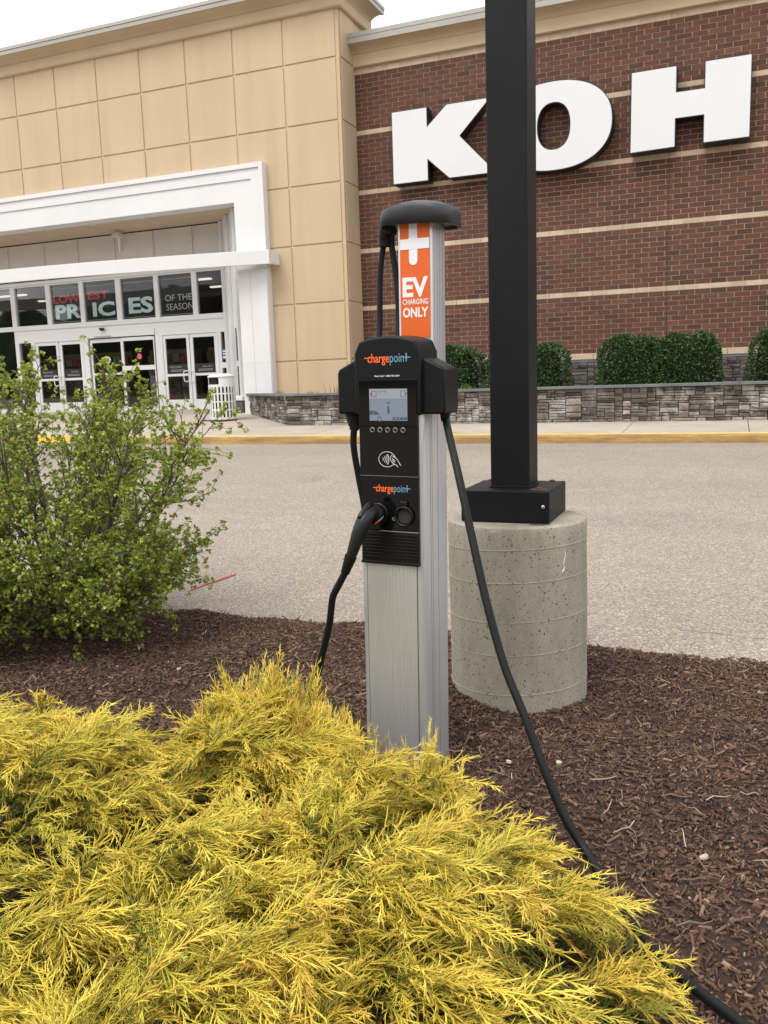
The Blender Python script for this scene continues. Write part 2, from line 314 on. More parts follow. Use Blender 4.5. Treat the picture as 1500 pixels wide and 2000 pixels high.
def text(name, s, mat, parent, x0, x1, z0, z1, y, bold=0., t=.0008):   # flat lettering on a plane facing -Y, fitted to a box
    cu = bpy.data.curves.new(name, 'FONT'); cu.body = s; cu.size = 1; cu.offset = bold; cu.extrude = .01; cu.resolution_u = 3; cu.space_character = 1.0
    o = bpy.data.objects.new(name, cu); C.objects.link(o); dg = bpy.context.evaluated_depsgraph_get(); dg.update()
    me = bpy.data.meshes.new_from_object(o.evaluated_get(dg)); bpy.data.objects.remove(o); bpy.data.curves.remove(cu)
    co = np.empty(len(me.vertices)*3, np.float32); me.vertices.foreach_get('co', co); co = co.reshape(-1, 3); lo, hi = co.min(0), co.max(0)
    q = (co-lo)/np.maximum(hi-lo, 1e-6)
    me.vertices.foreach_set('co', np.stack([x0+q[:, 0]*(x1-x0), y-q[:, 2]*t, z0+q[:, 1]*(z1-z0)], 1).astype(np.float32).ravel())
    me.materials.clear(); me.materials.append(MATS[mat]); me.update(); return link(name, me, parent)
def catmull(pts, k=8):
    P = [Vector(p) for p in pts]; P = [P[0]*2-P[1]]+P+[P[-1]*2-P[-2]]; out = []
    for i in range(1, len(P)-2):
        for j in range(k):
            t = j/k; a, b_, c, d = P[i-1:i+3]
            out.append(.5*((2*b_)+(c-a)*t+(2*a-5*b_+4*c-d)*t*t+(3*b_-a-3*c+d)*t**3))
    return out+[P[-2]]
def arc(cx, cz, r, a0, a1, n): return [(cx+r*math.cos(math.radians(a0+(a1-a0)*i/n)), cz+r*math.sin(math.radians(a0+(a1-a0)*i/n))) for i in range(n+1)]

# ================================================================== ground
def zroad(y): return 0.015*(y-3.9)
def zwalk(y): return 0.30+0.045*(y-14.0)
MULCH_Y = 3.92
ys = [-300, -20, 3.0, 3.9, 14.02, 14.03, 40, 300]; zs_ = [-.06, -.05, -.03, 0, zroad(14.02), zroad(14.02)-.05, .05, .05]
V = []; F = []
for y, z in zip(ys, zs_): V += [(-300, y, z), (300, y, z)]
for i in range(len(ys)-1): F.append((2*i, 2*i+1, 2*i+3, 2*i+2))
struct(MB().add(V, F).build('ground', 'asphalt'))
def mulch_h(x, y):
    h = .030+.014*np.sin(x*2.1+y*1.3)+.012*np.sin(x*5.3-y*4.1+1)+.006*np.sin(x*13+y*11)
    edge = np.clip((MULCH_Y+.018*np.sin(x*4.1)+.012*np.sin(x*11.3+1)+.008*np.sin(x*27)-y)/.16, 0, 1)
    return h*(edge*(2-edge)) - .012*(1-edge)
gx = np.linspace(-9, 6, 301); gy = np.linspace(-.4, 4.02, 121); X, Y = np.meshgrid(gx, gy); Z = mulch_h(X, Y)
idx = np.arange(X.size).reshape(X.shape)
Fq = np.stack([idx[:-1, :-1], idx[:-1, 1:], idx[1:, 1:], idx[1:, :-1]], -1).reshape(-1, 4)
struct(link('mulch_bed', np_mesh('mulch_bed', np.stack([X, Y, Z], -1).reshape(-1, 3), Fq, 'mulch', True)))
def chips(n, xr, yr, ln, wd, lift):
    x = rng.uniform(*xr, n); y = rng.uniform(*yr, n); ed = MULCH_Y+.018*np.sin(x*4.1)+.012*np.sin(x*11.3+1)+.008*np.sin(x*27)
    keep = (y < ed-.004+rng.normal(0, .012, n)) & (np.hypot(x+.755, y-3.205) > .262); x, y = x[keep], y[keep]; n = len(x)
    L = ln*rng.lognormal(0, .6, n); W = wd*rng.lognormal(0, .35, n); T = rng.uniform(.002, .005, n); a = rng.uniform(0, 2*np.pi, n); tl = rng.normal(0, .28, n); rl = rng.normal(0, .3, n)
    base = np.array([(-.5, -.5, 0), (.5, -.35, 0), (.55, .4, 0), (-.45, .5, 0), (-.42, -.4, 1), (.45, -.3, 1), (.46, .32, 1), (-.4, .42, 1)])
    P = np.repeat(base[None], n, 0); P[:, :, 0] *= L[:, None]; P[:, :, 1] *= W[:, None]; P[:, :, 2] *= T[:, None]
    P[:, :, 2] += P[:, :, 0]*np.tan(tl)[:, None] + P[:, :, 1]*np.tan(rl)[:, None]
    ca, sa = np.cos(a)[:, None], np.sin(a)[:, None]; px_, py_ = P[:, :, 0]*ca-P[:, :, 1]*sa, P[:, :, 0]*sa+P[:, :, 1]*ca
    Pz = P[:, :, 2]+mulch_h(x, y)[:, None]+lift*rng.uniform(.2, 1, n)[:, None]
    V = np.stack([px_+x[:, None], py_+y[:, None], Pz], -1).reshape(-1, 3)
    f = np.array([(4, 5, 6, 7), (0, 1, 5, 4), (2, 3, 7, 6)]); F = (f[None]+8*np.arange(n)[:, None, None]).reshape(-1, 4); return V, F
v1, f1 = chips(100000, (-4.0, .9), (1.35, 3.96), .0145, .0046, .008)
stuff(tag(link('mulch_chips', np_mesh('mulch_chips', v1, f1, 'mulch_chip')), 'dark brown shredded bark mulch covering the planting bed', 'mulch'))
mb = MB()
for i in range(330):
    x = rng.uniform(-4, .9); y = rng.uniform(1.6, 3.85)
    if math.hypot(x+.755, y-3.205) < .36: continue
    a = rng.uniform(0, 6.28); L = rng.uniform(.02, .11); z = float(mulch_h(x, y))+.014; bend = rng.normal(0, .35)
    pts = [(x+L*(t-.5)*math.cos(a+bend*t), y+L*(t-.5)*math.sin(a+bend*t), z+.004*math.sin(t*9+i)) for t in (0, .35, .7, 1)]
    mb.tube(pts, [.0016, .0016, .0013, .0008], 4, False)
stuff(tag(mb.build('straw_litter', 'litter'), 'dry twigs and straw bits strewn on the mulch', 'litter'))
for i, (px_, py_, s, lab) in enumerate([(1091, 1492, .013, 'small white stone chip on the mulch beside the hanging cable'), (348, 1297, .013, 'small white stone chip on the mulch near the leafy green shrub'),
                                   (993, 1488, .013, 'tan pebble on the mulch in front of the concrete footing'), (1377, 1653, .016, 'pale wood chip on the open mulch right of the cable')]):
    d = ray(px_, py_); t = -(CAM_H-.06)/d.z; p = d*t
    z = float(mulch_h(p.x, p.y))+.012
    poly = [(s*math.cos(a)*random.uniform(.7, 1.1), .6*s*math.sin(a)*random.uniform(.7, 1.1)) for a in [k*math.pi/4 for k in range(8)]]
    o = MB().prism_z(poly, 0, .010).build('stone_chip', 'pale_chip', bevel=.003); o.location = (p.x, p.y, z-.004); o.rotation_euler = (.2, .1, i*1.3); tag(o, lab, 'stone')
# a red stick lying on the asphalt
d1 = ray(373, 1152); d2 = ray(460, 1122); a = d1*(-(CAM_H-.012)/d1.z); b_ = d2*(-(CAM_H-.018)/d2.z)
pts = [Vector((a.x, a.y, zroad(a.y)+.008)).lerp(Vector((b_.x, b_.y, zroad(b_.y)+.008)), t) for t in (0, .5, 1)]
tag(MB().tube(pts, .0055, 8).build('plastic_stick', 'stick_red', smooth=False), 'thin red plastic stick lying on the asphalt drive', 'stick')
# road cracks are part of the drive
mb = MB()
for x, y, n in ((-1.9, 4.6, 9), (-.2, 4.25, 16), (.6, 4.2, 10), (-2.4, 8.2, 7)):
    for i in range(n):
        x2 = x+.07+rng.uniform(0, .05); y2 = y+rng.normal(0, .018); wdt = .0016
        mb.add([(x, y-wdt, zroad(y)+.004), (x2, y2-wdt, zroad(y2)+.004), (x2, y2+wdt, zroad(y2)+.004), (x, y+wdt, zroad(y)+.004)], [(0, 1, 2, 3)]); x, y = x2, y2
struct(mb.build('road_crack', 'crack'))

# wooded ridge across the parking lot behind the photographer; the shop panes mirror it
M('far_foliage', (.035, .050, .022), .9, var=.5, scale=.35)
rx_ = np.linspace(-220, 160, 191); V = []
for x in rx_:
    top_ = 20.5+2.5*math.sin(x*.021+1)+1.6*math.sin(x*.11)+.9*math.sin(x*.37+2)+rng.uniform(-.8, .8)
    V += [(x, -92, -.1), (x, -94+rng.uniform(-1, 1), top_*.55), (x, -100+rng.uniform(-2, 2), top_), (x, -118, -.1)]
F = [(i*4+j, (i+1)*4+j, (i+1)*4+j+1, i*4+j+1) for i in range(len(rx_)-1) for j in range(3)]
stuff(tag(MB().add(V, F).build('far_wood', 'far_foliage'), 'wooded ridge mirrored dark in the shop panes', 'trees'))

# ------------------------------------------------------------------ kerb and sidewalk
kb = struct(empty('kerb', (0, 14, 0)))
for x0, x1 in ((-40, -15.2), (-12.6, 16)):
    z0 = zroad(14)-.06
    prof = [(14.0, z0), (14.012, .255), (14.03, .290), (14.16, .3065)]
    mb = MB(); n = int((x1-x0)/.5)
    for i in range(n+1):
        x = x0+(x1-x0)*i/n; wv = .006*math.sin(x*3.1)+.004*math.sin(x*9.7)
        for (y, z) in prof: mb.v.append((x, y-14+wv*(z < .3), z))
    for i in range(n):
        for j in range(3): mb.f.append((i*4+j, (i+1)*4+j, (i+1)*4+j+1, i*4+j+1))
    mb.f.append((0, 1, 2, 3)); mb.f.append((n*4+3, n*4+2, n*4+1, n*4))
    o = mb.build('kerb_stone', 'kerb_paint', kb, smooth=False); o.data.materials.append(MATS['kerb_top_paint'])
    for p in o.data.polygons:
        if p.normal.z > .75: p.material_index = 1
sw = struct(empty('sidewalk', (0, 14, 0)))
def slab(x0, x1, y0, y1):
    g = .006; zz = lambda y: zwalk(y)
    MB().add([(x0+g, y0+g-14, zz(y0)-.15), (x1-g, y0+g-14, zz(y0)-.15), (x1-g, y1-g-14, zz(y1)-.15), (x0+g, y1-g-14, zz(y1)-.15), (x0+g, y0+g-14, zz(y0)), (x1-g, y0+g-14, zz(y0)), (x1-g, y1-g-14, zz(y1)), (x0+g, y1-g-14, zz(y1))],
             [(4, 5, 6, 7), (0, 1, 5, 4), (1, 2, 6, 5), (2, 3, 7, 6), (3, 0, 4, 7)]).build('slab', 'sidewalk', sw)
xs = [-33.4+1.87*k for k in range(26)]
for i in range(len(xs)-1):
    x0, x1 = xs[i], xs[i+1]
    for y0, y1 in ((14.165, 15.05), (15.05, 15.97)):
        if -15.2 < (x0+x1)/2 < -12.6 and y0 < 15: continue
        slab(x0, x1, y0, y1)
    if x0 < -8.3:
        for y0, y1 in ((15.97, 17.6), (17.6, 19.3), (19.3, 21.2)): slab(x0, x1, y0, y1)
struct(MB().add([(-40, 14.2, .12), (16, 14.2, .12), (16, 40, .12), (-40, 40, .12)], [(0, 1, 2, 3)]).build('sidewalk_bed', 'stone_joint'))
rp = struct(empty('kerb_ramp', (0, 14, 0)))
MB().add([(-15.15, 0, .155), (-12.65, 0, .155), (-12.65, 1.06, zwalk(15.06)), (-15.15, 1.06, zwalk(15.06))], [(0, 1, 2, 3)]).build('ramp_slab', 'sidewalk', rp)
MB().add([(-14.9, .12, .185), (-12.9, .12, .185), (-12.9, .78, .296), (-14.9, .78, .296)], [(0, 1, 2, 3)]).build('tactile_plate', 'tactile_yellow', rp)
struct(MB().add([(-14.9, 13.0, zroad(13.0)+.004), (-13.0, 13.0, zroad(13.0)+.004), (-13.0, 13.75, zroad(13.75)+.004), (-14.9, 13.75, zroad(13.75)+.004)], [(0, 1, 2, 3)]).build('road_marking', 'blue_paint'))

# ================================================================== the store building
YB, YT, YE = 20.0, 19.16, 20.9
XC = -8.557
store = tag(empty('store_building', (0, 20, 0)), 'large store front of tan stucco and dark red brick with a white entrance', 'building')
def SB(mb):                       # building meshes are written in world coordinates
    mb.v = [(x, y-20, z) for x, y, z in mb.v]; return mb
# ---- brick wall
BW = 16.0; ROW = .1054; Z0 = 1.712; LEN = .3165; JT = .0115; NR = 65
bw = SB(MB().box(XC-.4, BW, YB+.009, YB+.4, .3, 8.75)).build('brick_wall', 'mortar', store)
BANDS = {0+13*k for k in range(0, 6)}
BANDS = {12, 25, 38, 51, 64}
brick_me = {}
def brick_mesh(lw, h):
    k = (round(lw, 3), round(h, 3))
    if k not in brick_me: brick_me[k] = MB().box(0, lw, 0, .06, 0, h).mesh('brick', 'brick')
    return brick_me[k]
CJ = -1.37                         # control joint
allb = []; cream = []
for r in range(NR):
    z = Z0+r*ROW; band = r in BANDS; off = (r % 2)*LEN/2 if not band else LEN*.3
    x = XC+.004-off
    while x < BW:
        a, b_ = max(x, XC+.004), min(x+LEN-JT, BW)
        segs = [(a, b_)]
        if a < CJ < b_: segs = [(a, CJ-.007), (CJ+.007, b_)]
        for s0, s1 in segs:
            if s1-s0 > .02: (cream if band else allb).append((s0, s1-s0, z+JT/2, r))
        x += LEN
def brick_score(bk):
    q = project((bk[0]+bk[1]/2, YB, bk[2]+.05))
    if q is None or not (6 < q[0] < 1494 and 4 < q[1] < 1990) or bk[1] < .2: return -1
    if 928 < q[0] < 1050 or (q[0] < 900 and q[1] > 380): return -1
    if 180 > q[0]: return -1
    if q[1] > 648: return -1
    # behind the letters
    if -7.6 < bk[0] < .3 and 5.5 < bk[2] < 7.7: return -1
    return 1/q[2]**2
order = sorted(range(len(allb)), key=lambda i: -brick_score(allb[i])); single = set(order[:300])
rest = MB()
for i, (x, lw, z, r) in enumerate(allb):
    dy = random.uniform(-.0015, .002)
    if i in single:
        o = link('brick', brick_mesh(lw, ROW-JT), bw); o.location = (x, YB-20+dy, z)
    else: rest.box(x, x+lw, YB+dy-20, YB+dy+.05-20, z, z+ROW-JT)
stuff(rest.build('bricks', 'brick', bw))
cm = {}; cvis = []
for x, lw, z, r in cream:
    q = project((x+lw/2, YB, z)); vis = q and 680 < q[0] < 1500 and q[1] > -20
    if vis:
        k = round(lw, 3)
        if k not in cm: cm[k] = MB().box(0, lw+JT*.45, 0, .06, 0, ROW-JT*.3).mesh('band_brick', 'cream_brick')
        o = link('band_brick', cm[k], bw); o.location = (x, YB-20-.004+random.uniform(-.001, .001), z-.003)
    else: cvis.append((x, lw, z))
mb = MB()
for x, lw, z in cvis: mb.box(x, x+lw+.003, YB-20-.004, YB-20+.05, z, z+ROW-JT)
stuff(mb.build('band_bricks', 'cream_brick', bw))
SB(MB().box(CJ-.006, CJ+.006, YB+.003, YB+.02, Z0, 8.6)).build('control_joint', 'letter_return', bw)
# sill and stone base of the brick wall
x = XC+.01
while x < BW:
    L = random.uniform(.85, 1.0); SB(MB().box(x, x+L-.008, YB-.10, YB+.02, 1.575, 1.705)).build('sill_stone', 'cream_brick' , store, bevel=.008); x += L
SB(MB().box(XC+.01, BW, YB-.085, YB, 1.52, 1.573)).build('sill_drip', 'bluestone', store)
stone_cache = []
for k in range(14):
    import bmesh
    bm = bmesh.new(); bmesh.ops.create_cube(bm, size=1); rr = random.Random(k)
    for v in bm.verts:
        f = v.co.y < 0
        v.co.x *= (.97 if f else 1); v.co.z *= (.94 if f else 1)
        v.co += Vector((rr.uniform(-.025, .025), rr.uniform(-.16, .16) if f else 0, rr.uniform(-.05, .05)))
    fr = [f_ for f_ in bm.faces if f_.normal.y < -.5]
    res = bmesh.ops.poke(bm, faces=fr)
    for v in res['verts']: v.co.y -= rr.uniform(.05, .28); v.co.x += rr.uniform(-.25, .25); v.co.z += rr.uniform(-.2, .2)
    me = bpy.data.meshes.new('stone'); bm.to_mesh(me); bm.free(); stone_cache.append(me)
def ledge(L, Hh, sd_, avg=.26):      # irregular ashlar: every stone is set on the lowest gap
    rr = random.Random(sd_); st = .035; n = int(L/st); sky_ = [0.0]*n; out = []
    while True:
        lo = min(sky_)
        if lo > Hh-.012: break
        i0 = sky_.index(lo); i1 = i0
        while i1 < n and abs(sky_[i1]-lo) < 1e-6: i1 += 1
        gap_ = i1-i0; left = Hh-lo
        nb_ = [sky_[k] for k in (i0-1, i1) if 0 <= k < n]; h_ = rr.choice((.038, .045, .05, .06, .065, .075, .09, .10, .13))
        if nb_ and .036 < min(nb_)-lo < .17 and (gap_ < 8 or rr.random() < .5): h_ = min(nb_)-lo
        h_ = left if left-h_ < .04 else h_
        if h_ > .19: h_ = left/2
        w_ = max(4, int(avg*rr.uniform(.4, 1.45)*(1.3 if h_ < .07 else 1.)/st))
        if gap_-w_ < 4: w_ = gap_
        if w_ > 16: w_ = int(w_*rr.uniform(.4, .6))
        out.append((i0*st, (i0+w_)*st, lo, lo+h_))
        for k in range(i0, i0+w_): sky_[k] = lo+h_
    return out
def stone_face(parent, mat, p0, ang, L, z0, z1, sd_, limit=None, depth=.06, avg=.26):
    mats = {}
    rest_ = MB(); u = (math.cos(ang), math.sin(ang)); nrm = (math.sin(ang), -math.cos(ang)); cnt = 0; g = .007
    for a, b_, c, d in ledge(L, z1-z0, sd_, avg):
        me = stone_cache[int(random.random()*len(stone_cache))]
        key = (me.name, mat)
        if key not in STONES:
            m2 = me.copy(); m2.name = 'stone'; m2.materials.append(MATS[mat]); STONES[key] = m2
        dp = depth*random.uniform(.75, 1.25); cx = (a+b_)/2
        o = link('stone', STONES[key], parent); o.scale = (b_-a-g, dp, d-c-g); o.rotation_euler = (0, 0, ang)
        o.location = (p0[0]+u[0]*cx+nrm[0]*(-.01), p0[1]+u[1]*cx+nrm[1]*(-.01), z0+(c+d)/2)
STONES = {}
sbw = SB(MB().box(XC+.01, BW, YB-.04, YB+.02, .3, 1.52)).build('stone_base', 'stone_joint', store)
stone_face(sbw, 'base_stone', (-5.6, YB-.06-20), 0, 7.4, .98, 1.515, 5)
# ---- brick parapet cornice
prof = [(-.05, 8.60), (.085, 8.60), (.10, 8.615), (.10, 8.872), (.085, 8.876), (.09, 8.885)]+[(.10+.27*(1-math.cos(t*math.pi/2)), 8.89+.15*math.sin(t*math.pi/2)) for t in (0, .2, .4, .6, .8, 1)]+[(.37, 9.045), (-.3, 9.045)]
SB(MB().sweep(prof, [(XC+.002, YB, 0, -1), (BW, YB, 0, -1)])).build('cornice', 'stucco_trim', store)
prof = [(.30, 9.05), (.40, 9.02), (.405, 9.135), (.395, 9.14), (.395, 9.145), (.41, 9.15), (.41, 9.245), (-.3, 9.26)]
SB(MB().sweep(prof, [(XC+.02, YB, 0, -1), (BW, YB, 0, -1)])).build('coping', 'coping_metal', store)
# ---- tan stucco block with the entrance opening
OPX0, OPX1, OPZ = -25.5, -11.46, 5.68
tw = SB(holed(MB(), -34, XC, .3, 9.75, [(OPX0, OPX1+.06, .2, OPZ+.06)], YT, YT+.3)).build('stucco_wall', 'stucco', store); weld(tw)
SB(MB().box(XC-.3, XC, YT+.301, YB+1.4, .3, 9.75)).build('stucco_return', 'stucco', store)
PZ = [8.625-1.367*k for k in range(7)]; PX = [-8.625-1.36*k for k in range(18)]
gap = .022
pan = [(PX[i+1], PX[i], zt, zb) for i in range(len(PX)-1) for zt, zb in zip([9.70]+PZ, PZ+[.42])]
for x0, x1, zt, zb in pan:
    if x1 > -10.9 or zb > 6.45: z_lo = zb
    elif zt > 6.5: z_lo = 6.40
    else: continue
    if x0 < -10.9 and x1 > -10.9 and zt < 6.6: x0 = -10.62
    SB(MB().box(x0+gap, x1-gap, YT-.022, YT-.0, z_lo+(gap if z_lo == zb else 0), zt-(gap if zt < 9.69 else 0))).build('stucco_panel', 'stucco', tw, bevel=.008)
rt = SB(MB().box(XC+.0005, XC+.001, YT+.02, YT+.03, .5, .51)).build('return_trim', 'stucco', store)
for zt, zb in zip([9.70]+PZ, PZ+[.42]):
    SB(MB().box(XC+.0005, XC+.020, YT+.07, YB-.02, zb+gap, zt-(gap if zt < 9.69 else 0))).build('stucco_panel', 'stucco', rt, bevel=.008)
cpath = [(-34, YT, 0, -1), (XC, YT, 1, -1), (XC, YT+1.75, 1, 0)]
prof = [(-.05, 9.66), (.09, 9.66), (.115, 9.685), (.115, 9.90), (.095, 9.905), (.10, 9.915)]+[(.11+.30*(1-math.cos(t*math.pi/2)), 9.92+.14*math.sin(t*math.pi/2)) for t in (0, .2, .4, .6, .8, 1)]+[(.42, 10.062), (-.3, 10.062)]
SB(MB().sweep(prof, cpath)).build('cornice', 'stucco_trim', store)
prof = [(.3, 10.066), (.455, 10.03), (.46, 10.115), (.45, 10.12), (.45, 10.125), (.475, 10.13), (.475, 10.205), (-.3, 10.22)]
SB(MB().sweep(prof, cpath)).build('coping', 'coping_metal', store)
# ---- white surround of the entrance
def frame_U(name, o0, y, x_out, z_out, wdt):   # inverted U, right post and header
    xo, xi = x_out, x_out-wdt; zo, zi = z_out, z_out-wdt
    poly = [(-26.6, zi), (xi, zi), (xi, .45), (xo, .45), (xo, zo), (-26.6, zo)]
    SB(MB().prism_y(poly, y, YT-.002)).build(name, 'white_paint', store, bevel=.006)
frame_U('surround_edge', 0, 18.93, -10.585, 6.53, .11)
frame_U('surround_band', 0, 18.97, -10.697, 6.418, .24)
poly = [(-26.6, 5.68), (-11.46, 5.68), (-11.46, .45), (-10.939, .45), (-10.939, 6.176), (-26.6, 6.176)]
SB(MB().prism_y(poly, 19.0, YT+.3)).build('surround_face', 'white_paint', store, bevel=.006)
SB(MB().box(-11.40, -10.60, 18.90, 18.998, .45, 4.05)).build('pilaster_face', 'white_paint', store, bevel=.006)
SB(MB().box(-11.06, -11.05, 18.894, 18.8995, .45, 4.05)).build('pilaster_joint', 'soffit_panel', store)
SB(MB().box(-11.40, -10.60, 18.896, 18.8998, 1.78, 1.787)).build('pilaster_seam', 'soffit_panel', store)
# ---- bowed canopy beam
mb = MB(); N = 24; prof = [(0, 4.10), (0, 4.43), (.38, 4.43), (.38, 4.16), (.06, 4.16), (.06, 4.10)]
for i in range(N+1):
    x = -26.8+(26.8-10.335)*i/N; y = 17.72+.9*((x+18.6)/8.3)**2
    for o_, z in prof: mb.v.append((x, y+o_, z))
n = len(prof)
for i in range(N):
    for j in range(n): mb.f.append((i*n+j, i*n+(j+1) % n, (i+1)*n+(j+1) % n, (i+1)*n+j))
mb.f.append(tuple(range(n))); mb.f.append(tuple(N*n+j for j in range(n-1, -1, -1)))
SB(mb).build('canopy_beam', 'white_paint', store, bevel=.008)
SB(MB().box(-10.42, -10.34, 18.62, 19.14, 4.12, 4.41)).build('beam_bracket', 'white_paint', store)
# ---- recess: soffit, upper panels, windows and doors
SB(MB().box(OPX0, OPX1+.0, YT+.301, YE+.25, OPZ+.002, OPZ+.1)).build('soffit', 'soffit', store)
for px_, py_ in ((90, 449), (180, 439), (275, 427)):
    d = ray(px_, py_); t = (OPZ-CAM_H)/d.z; p = d*t
    SB(MB().lathe([(.085, OPZ-.012), (.10, OPZ-.004), (.10, OPZ+.002)], 20, p.x, p.y)).build('downlight', 'soffit_panel', store)
UP = [-13.99, -15.30, -16.64, -17.985, -19.265, -20.67, -22.0, -23.4]
SB(MB().box(OPX0, -12.6, YE+.03, YE+.16, 4.60, OPZ)).build('panel_backing', 'dark_gap', store)
for x1, x0 in zip([-12.75]+UP, UP+[-25]):
    SB(MB().box(x0+.012, x1-.012, YE, YE+.03, 4.56, OPZ-.035)).build('upper_panel', 'soffit_panel', store)
    SB(MB().box(x0+.016, x0+.055, YE-.012, YE-.0005, 4.56, OPZ-.035)).build('panel_strip', 'soffit_panel', store)
TR = [(-13.96, -13.11), (-15.25, -14.12), (-16.57, -15.40), (-17.93, -16.75), (-19.19, -18.08), (-20.58, -19.36), (-22.0, -20.75), (-23.4, -22.15)]
TZ = (3.26, 4.41); FL = .60
holes = [(a, b_, *TZ) for a, b_ in TR]
DOORS = dict(pairR=(-15.27, -13.36), slide=(-17.90, -15.47), pairL=(-19.97, -18.08))
holes += [(a, b_, FL-.2, 2.77) for a, b_ in DOORS.values()]
holes += [(-13.27, -13.08, .75, 1.75), (-13.27, -13.08, 1.90, 2.74), (-20.58, -20.09, .75, 2.75), (-22.0, -20.72, .75, 3.13)]
sf = SB(holed(MB(), -25, -13.0, .45, 4.59, holes, YE, YE+.12)).build('storefront_frame', 'white_frame', store); weld(sf)
def pane(x0, x1, z0, z1, parent, y=YE+.06): return SB(MB().box(x0-.01, x1+.01, y, y+.008, z0-.01, z1+.01)).build('pane', 'glass', parent)
for h in holes[:len(TR)]+holes[-4:]: pane(*h, sf)
SB(MB().box(-25, -13.0, YE-.03, YE-.001, 3.12, 3.15)).build('transom_trim', 'white_frame', store)
SB(MB().box(-25, -13.0, YE-.05, YE-.001, 4.46, 4.53)).build('head_trim', 'white_frame', store)
def door(x0, x1, z0, z1, glass, name='door', yf=YE+.01, rails=()):
    d = SB(holed(MB(), x0, x1, z0, z1, glass, yf, yf+.05)).build(name, 'white_frame', store); weld(d)
    for g in glass: pane(*g, d, yf+.02)
    return d
def handle(d, x, side):
    pts = [(x, YE-.0-20, 1.40), (x, YE-.07-20, 1.41), (x+side*.10, YE-.09-20, 1.43), (x+side*.11, YE-.09-20, 1.68), (x, YE-.07-20, 1.70), (x, YE-.0-20, 1.71)]
    MB().tube(catmull(pts, 4), .016, 8).build('handle', 'white_frame', d, smooth=True)
for a, b_ in (DOORS['pairR'], DOORS['pairL']):
    mid = (a+b_)/2
    for s, (x0, x1) in enumerate(((a+.05, mid-.012), (mid+.012, b_-.05))):
        gx0, gx1 = x0+.085, x1-.095
        if s: gx0, gx1 = x0+.10, x1-.085
        d = door(x0, x1, FL, 2.735, [(gx0, gx1, .90, 1.565), (gx0, gx1, 1.635, 2.635)])
        handle(d, x1-.06 if s == 0 else x0+.05, -1 if s == 0 else 1)
        SB(MB().box(gx0+.01, gx1-.01, YE+.022, YE+.027, 1.66, 1.90)).build('decal', 'banner', d)
        text('decal_text', 'Store Hours' if s else 'WELCOME', 'print_grey', d, gx0+.28 if s else gx0+.08, gx1-.12 if s else gx1-.22, 1.80, 1.85, YE+.021-20)
        for k in range(2): SB(MB().box(gx0+.12, gx1-.1, YE+.0195, YE+.0215, 1.70+.035*k, 1.712+.035*k)).build('decal_line', 'print_grey', d)
    SB(holed(MB(), a, b_, FL-.15, 2.77, [(a+.047, b_-.047, FL-.2, 2.74)], YE-.012, YE+.07)).build('door_frame', 'white_frame', store)
a, b_ = DOORS['slide']
d = door(a+.05, -16.69, FL, 2.74, [(-17.79, -16.735, .75, 1.68), (-17.79, -16.735, 1.74, 2.635)], 'sliding_door', YE+.035)
cz = MB(); cz.prism_y([(x, z) for x, z in arc(-17.25, 2.12, .10, 0, 360, 20)[:-1]], YE+.048-20, YE+.053-20); cz.build('sticker', 'print_white', d)
MB().prism_y([(-17.25, 2.02), (-17.19, 2.12), (-17.25, 2.20), (-17.31, 2.12)], YE+.044-20, YE+.0475-20).build('sticker_mark', 'banner', d)
d = door(-16.68, b_-.05, FL, 2.74, [(-16.62, -15.55, .72, 1.79), (-16.62, -15.55, 1.92, 2.64)], 'fixed_panel', YE+.005)
MB().prism_y([(x, z) for x, z in arc(-16.08, 2.18, .085, 0, 360, 14)[:-1]], YE+.018-20, YE+.023-20).build('sticker', 'sticker_red', d)
SB(MB().box(a, b_, YE-.03, YE-.001, 2.775, 2.95)).build('operator_box', 'white_frame', store)
cz = MB().lathe([(.015, 2.965), (.06, 2.985), (.075, 3.02), (.075, 3.05)], 16, -17.29, YE-.08); SB(cz).build('door_sensor', 'letter_return', store, smooth=True)
SB(MB().box(-17.6, -17.0, YE-.05, YE-.031, 2.79, 2.82)).build('sensor_bar', 'print_grey', store)
# splayed side wall with narrow lights and posts
def oriented_box(name, mat, p0, p1, t0, t1, z0, z1, bevel=0):
    dx, dy = p1[0]-p0[0], p1[1]-p0[1]; L = math.hypot(dx, dy); u = (dx/L, dy/L); nn = (u[1], -u[0])
    q = [(p0[0]+nn[0]*t0, p0[1]+nn[1]*t0), (p1[0]+nn[0]*t0, p1[1]+nn[1]*t0), (p1[0]+nn[0]*t1, p1[1]+nn[1]*t1), (p0[0]+nn[0]*t1, p0[1]+nn[1]*t1)]
    area = sum(q[i][0]*q[(i+1) % 4][1]-q[(i+1) % 4][0]*q[i][1] for i in range(4))
    if area < 0: q = q[::-1]
    return SB(MB().prism_z(q, z0, z1)).build(name, mat, store, bevel=bevel)
A, B = (-13.05, 20.9), (-11.75, 19.5)
oriented_box('splay_wall', 'white_frame', A, B, -.12, 0, .45, OPZ)
lerp2 = lambda t: (A[0]+(B[0]-A[0])*t, A[1]+(B[1]-A[1])*t)
for t0, t1 in ((.0, .09), (.40, .52), (.9, 1.0)): oriented_box('splay_post', 'white_frame', lerp2(t0), lerp2(t1), .002, .08, .45, OPZ-.01, .006)
for z0, z1 in ((.85, 1.75), (1.90, 2.75)): oriented_box('side_light', 'gloss_black', lerp2(.62), lerp2(.80), .003, .012, z0, z1)
oriented_box('notice', 'sticker_blue', (-13.24, YE), (-13.11, YE), .0, .006, 1.98, 2.27)
for k, (z0, z1) in enumerate(((2.19, 2.22), (2.12, 2.145), (2.02, 2.06))): oriented_box('notice_line', 'print_white', (-13.225, YE), (-13.125, YE), .007, .009, z0, z1)
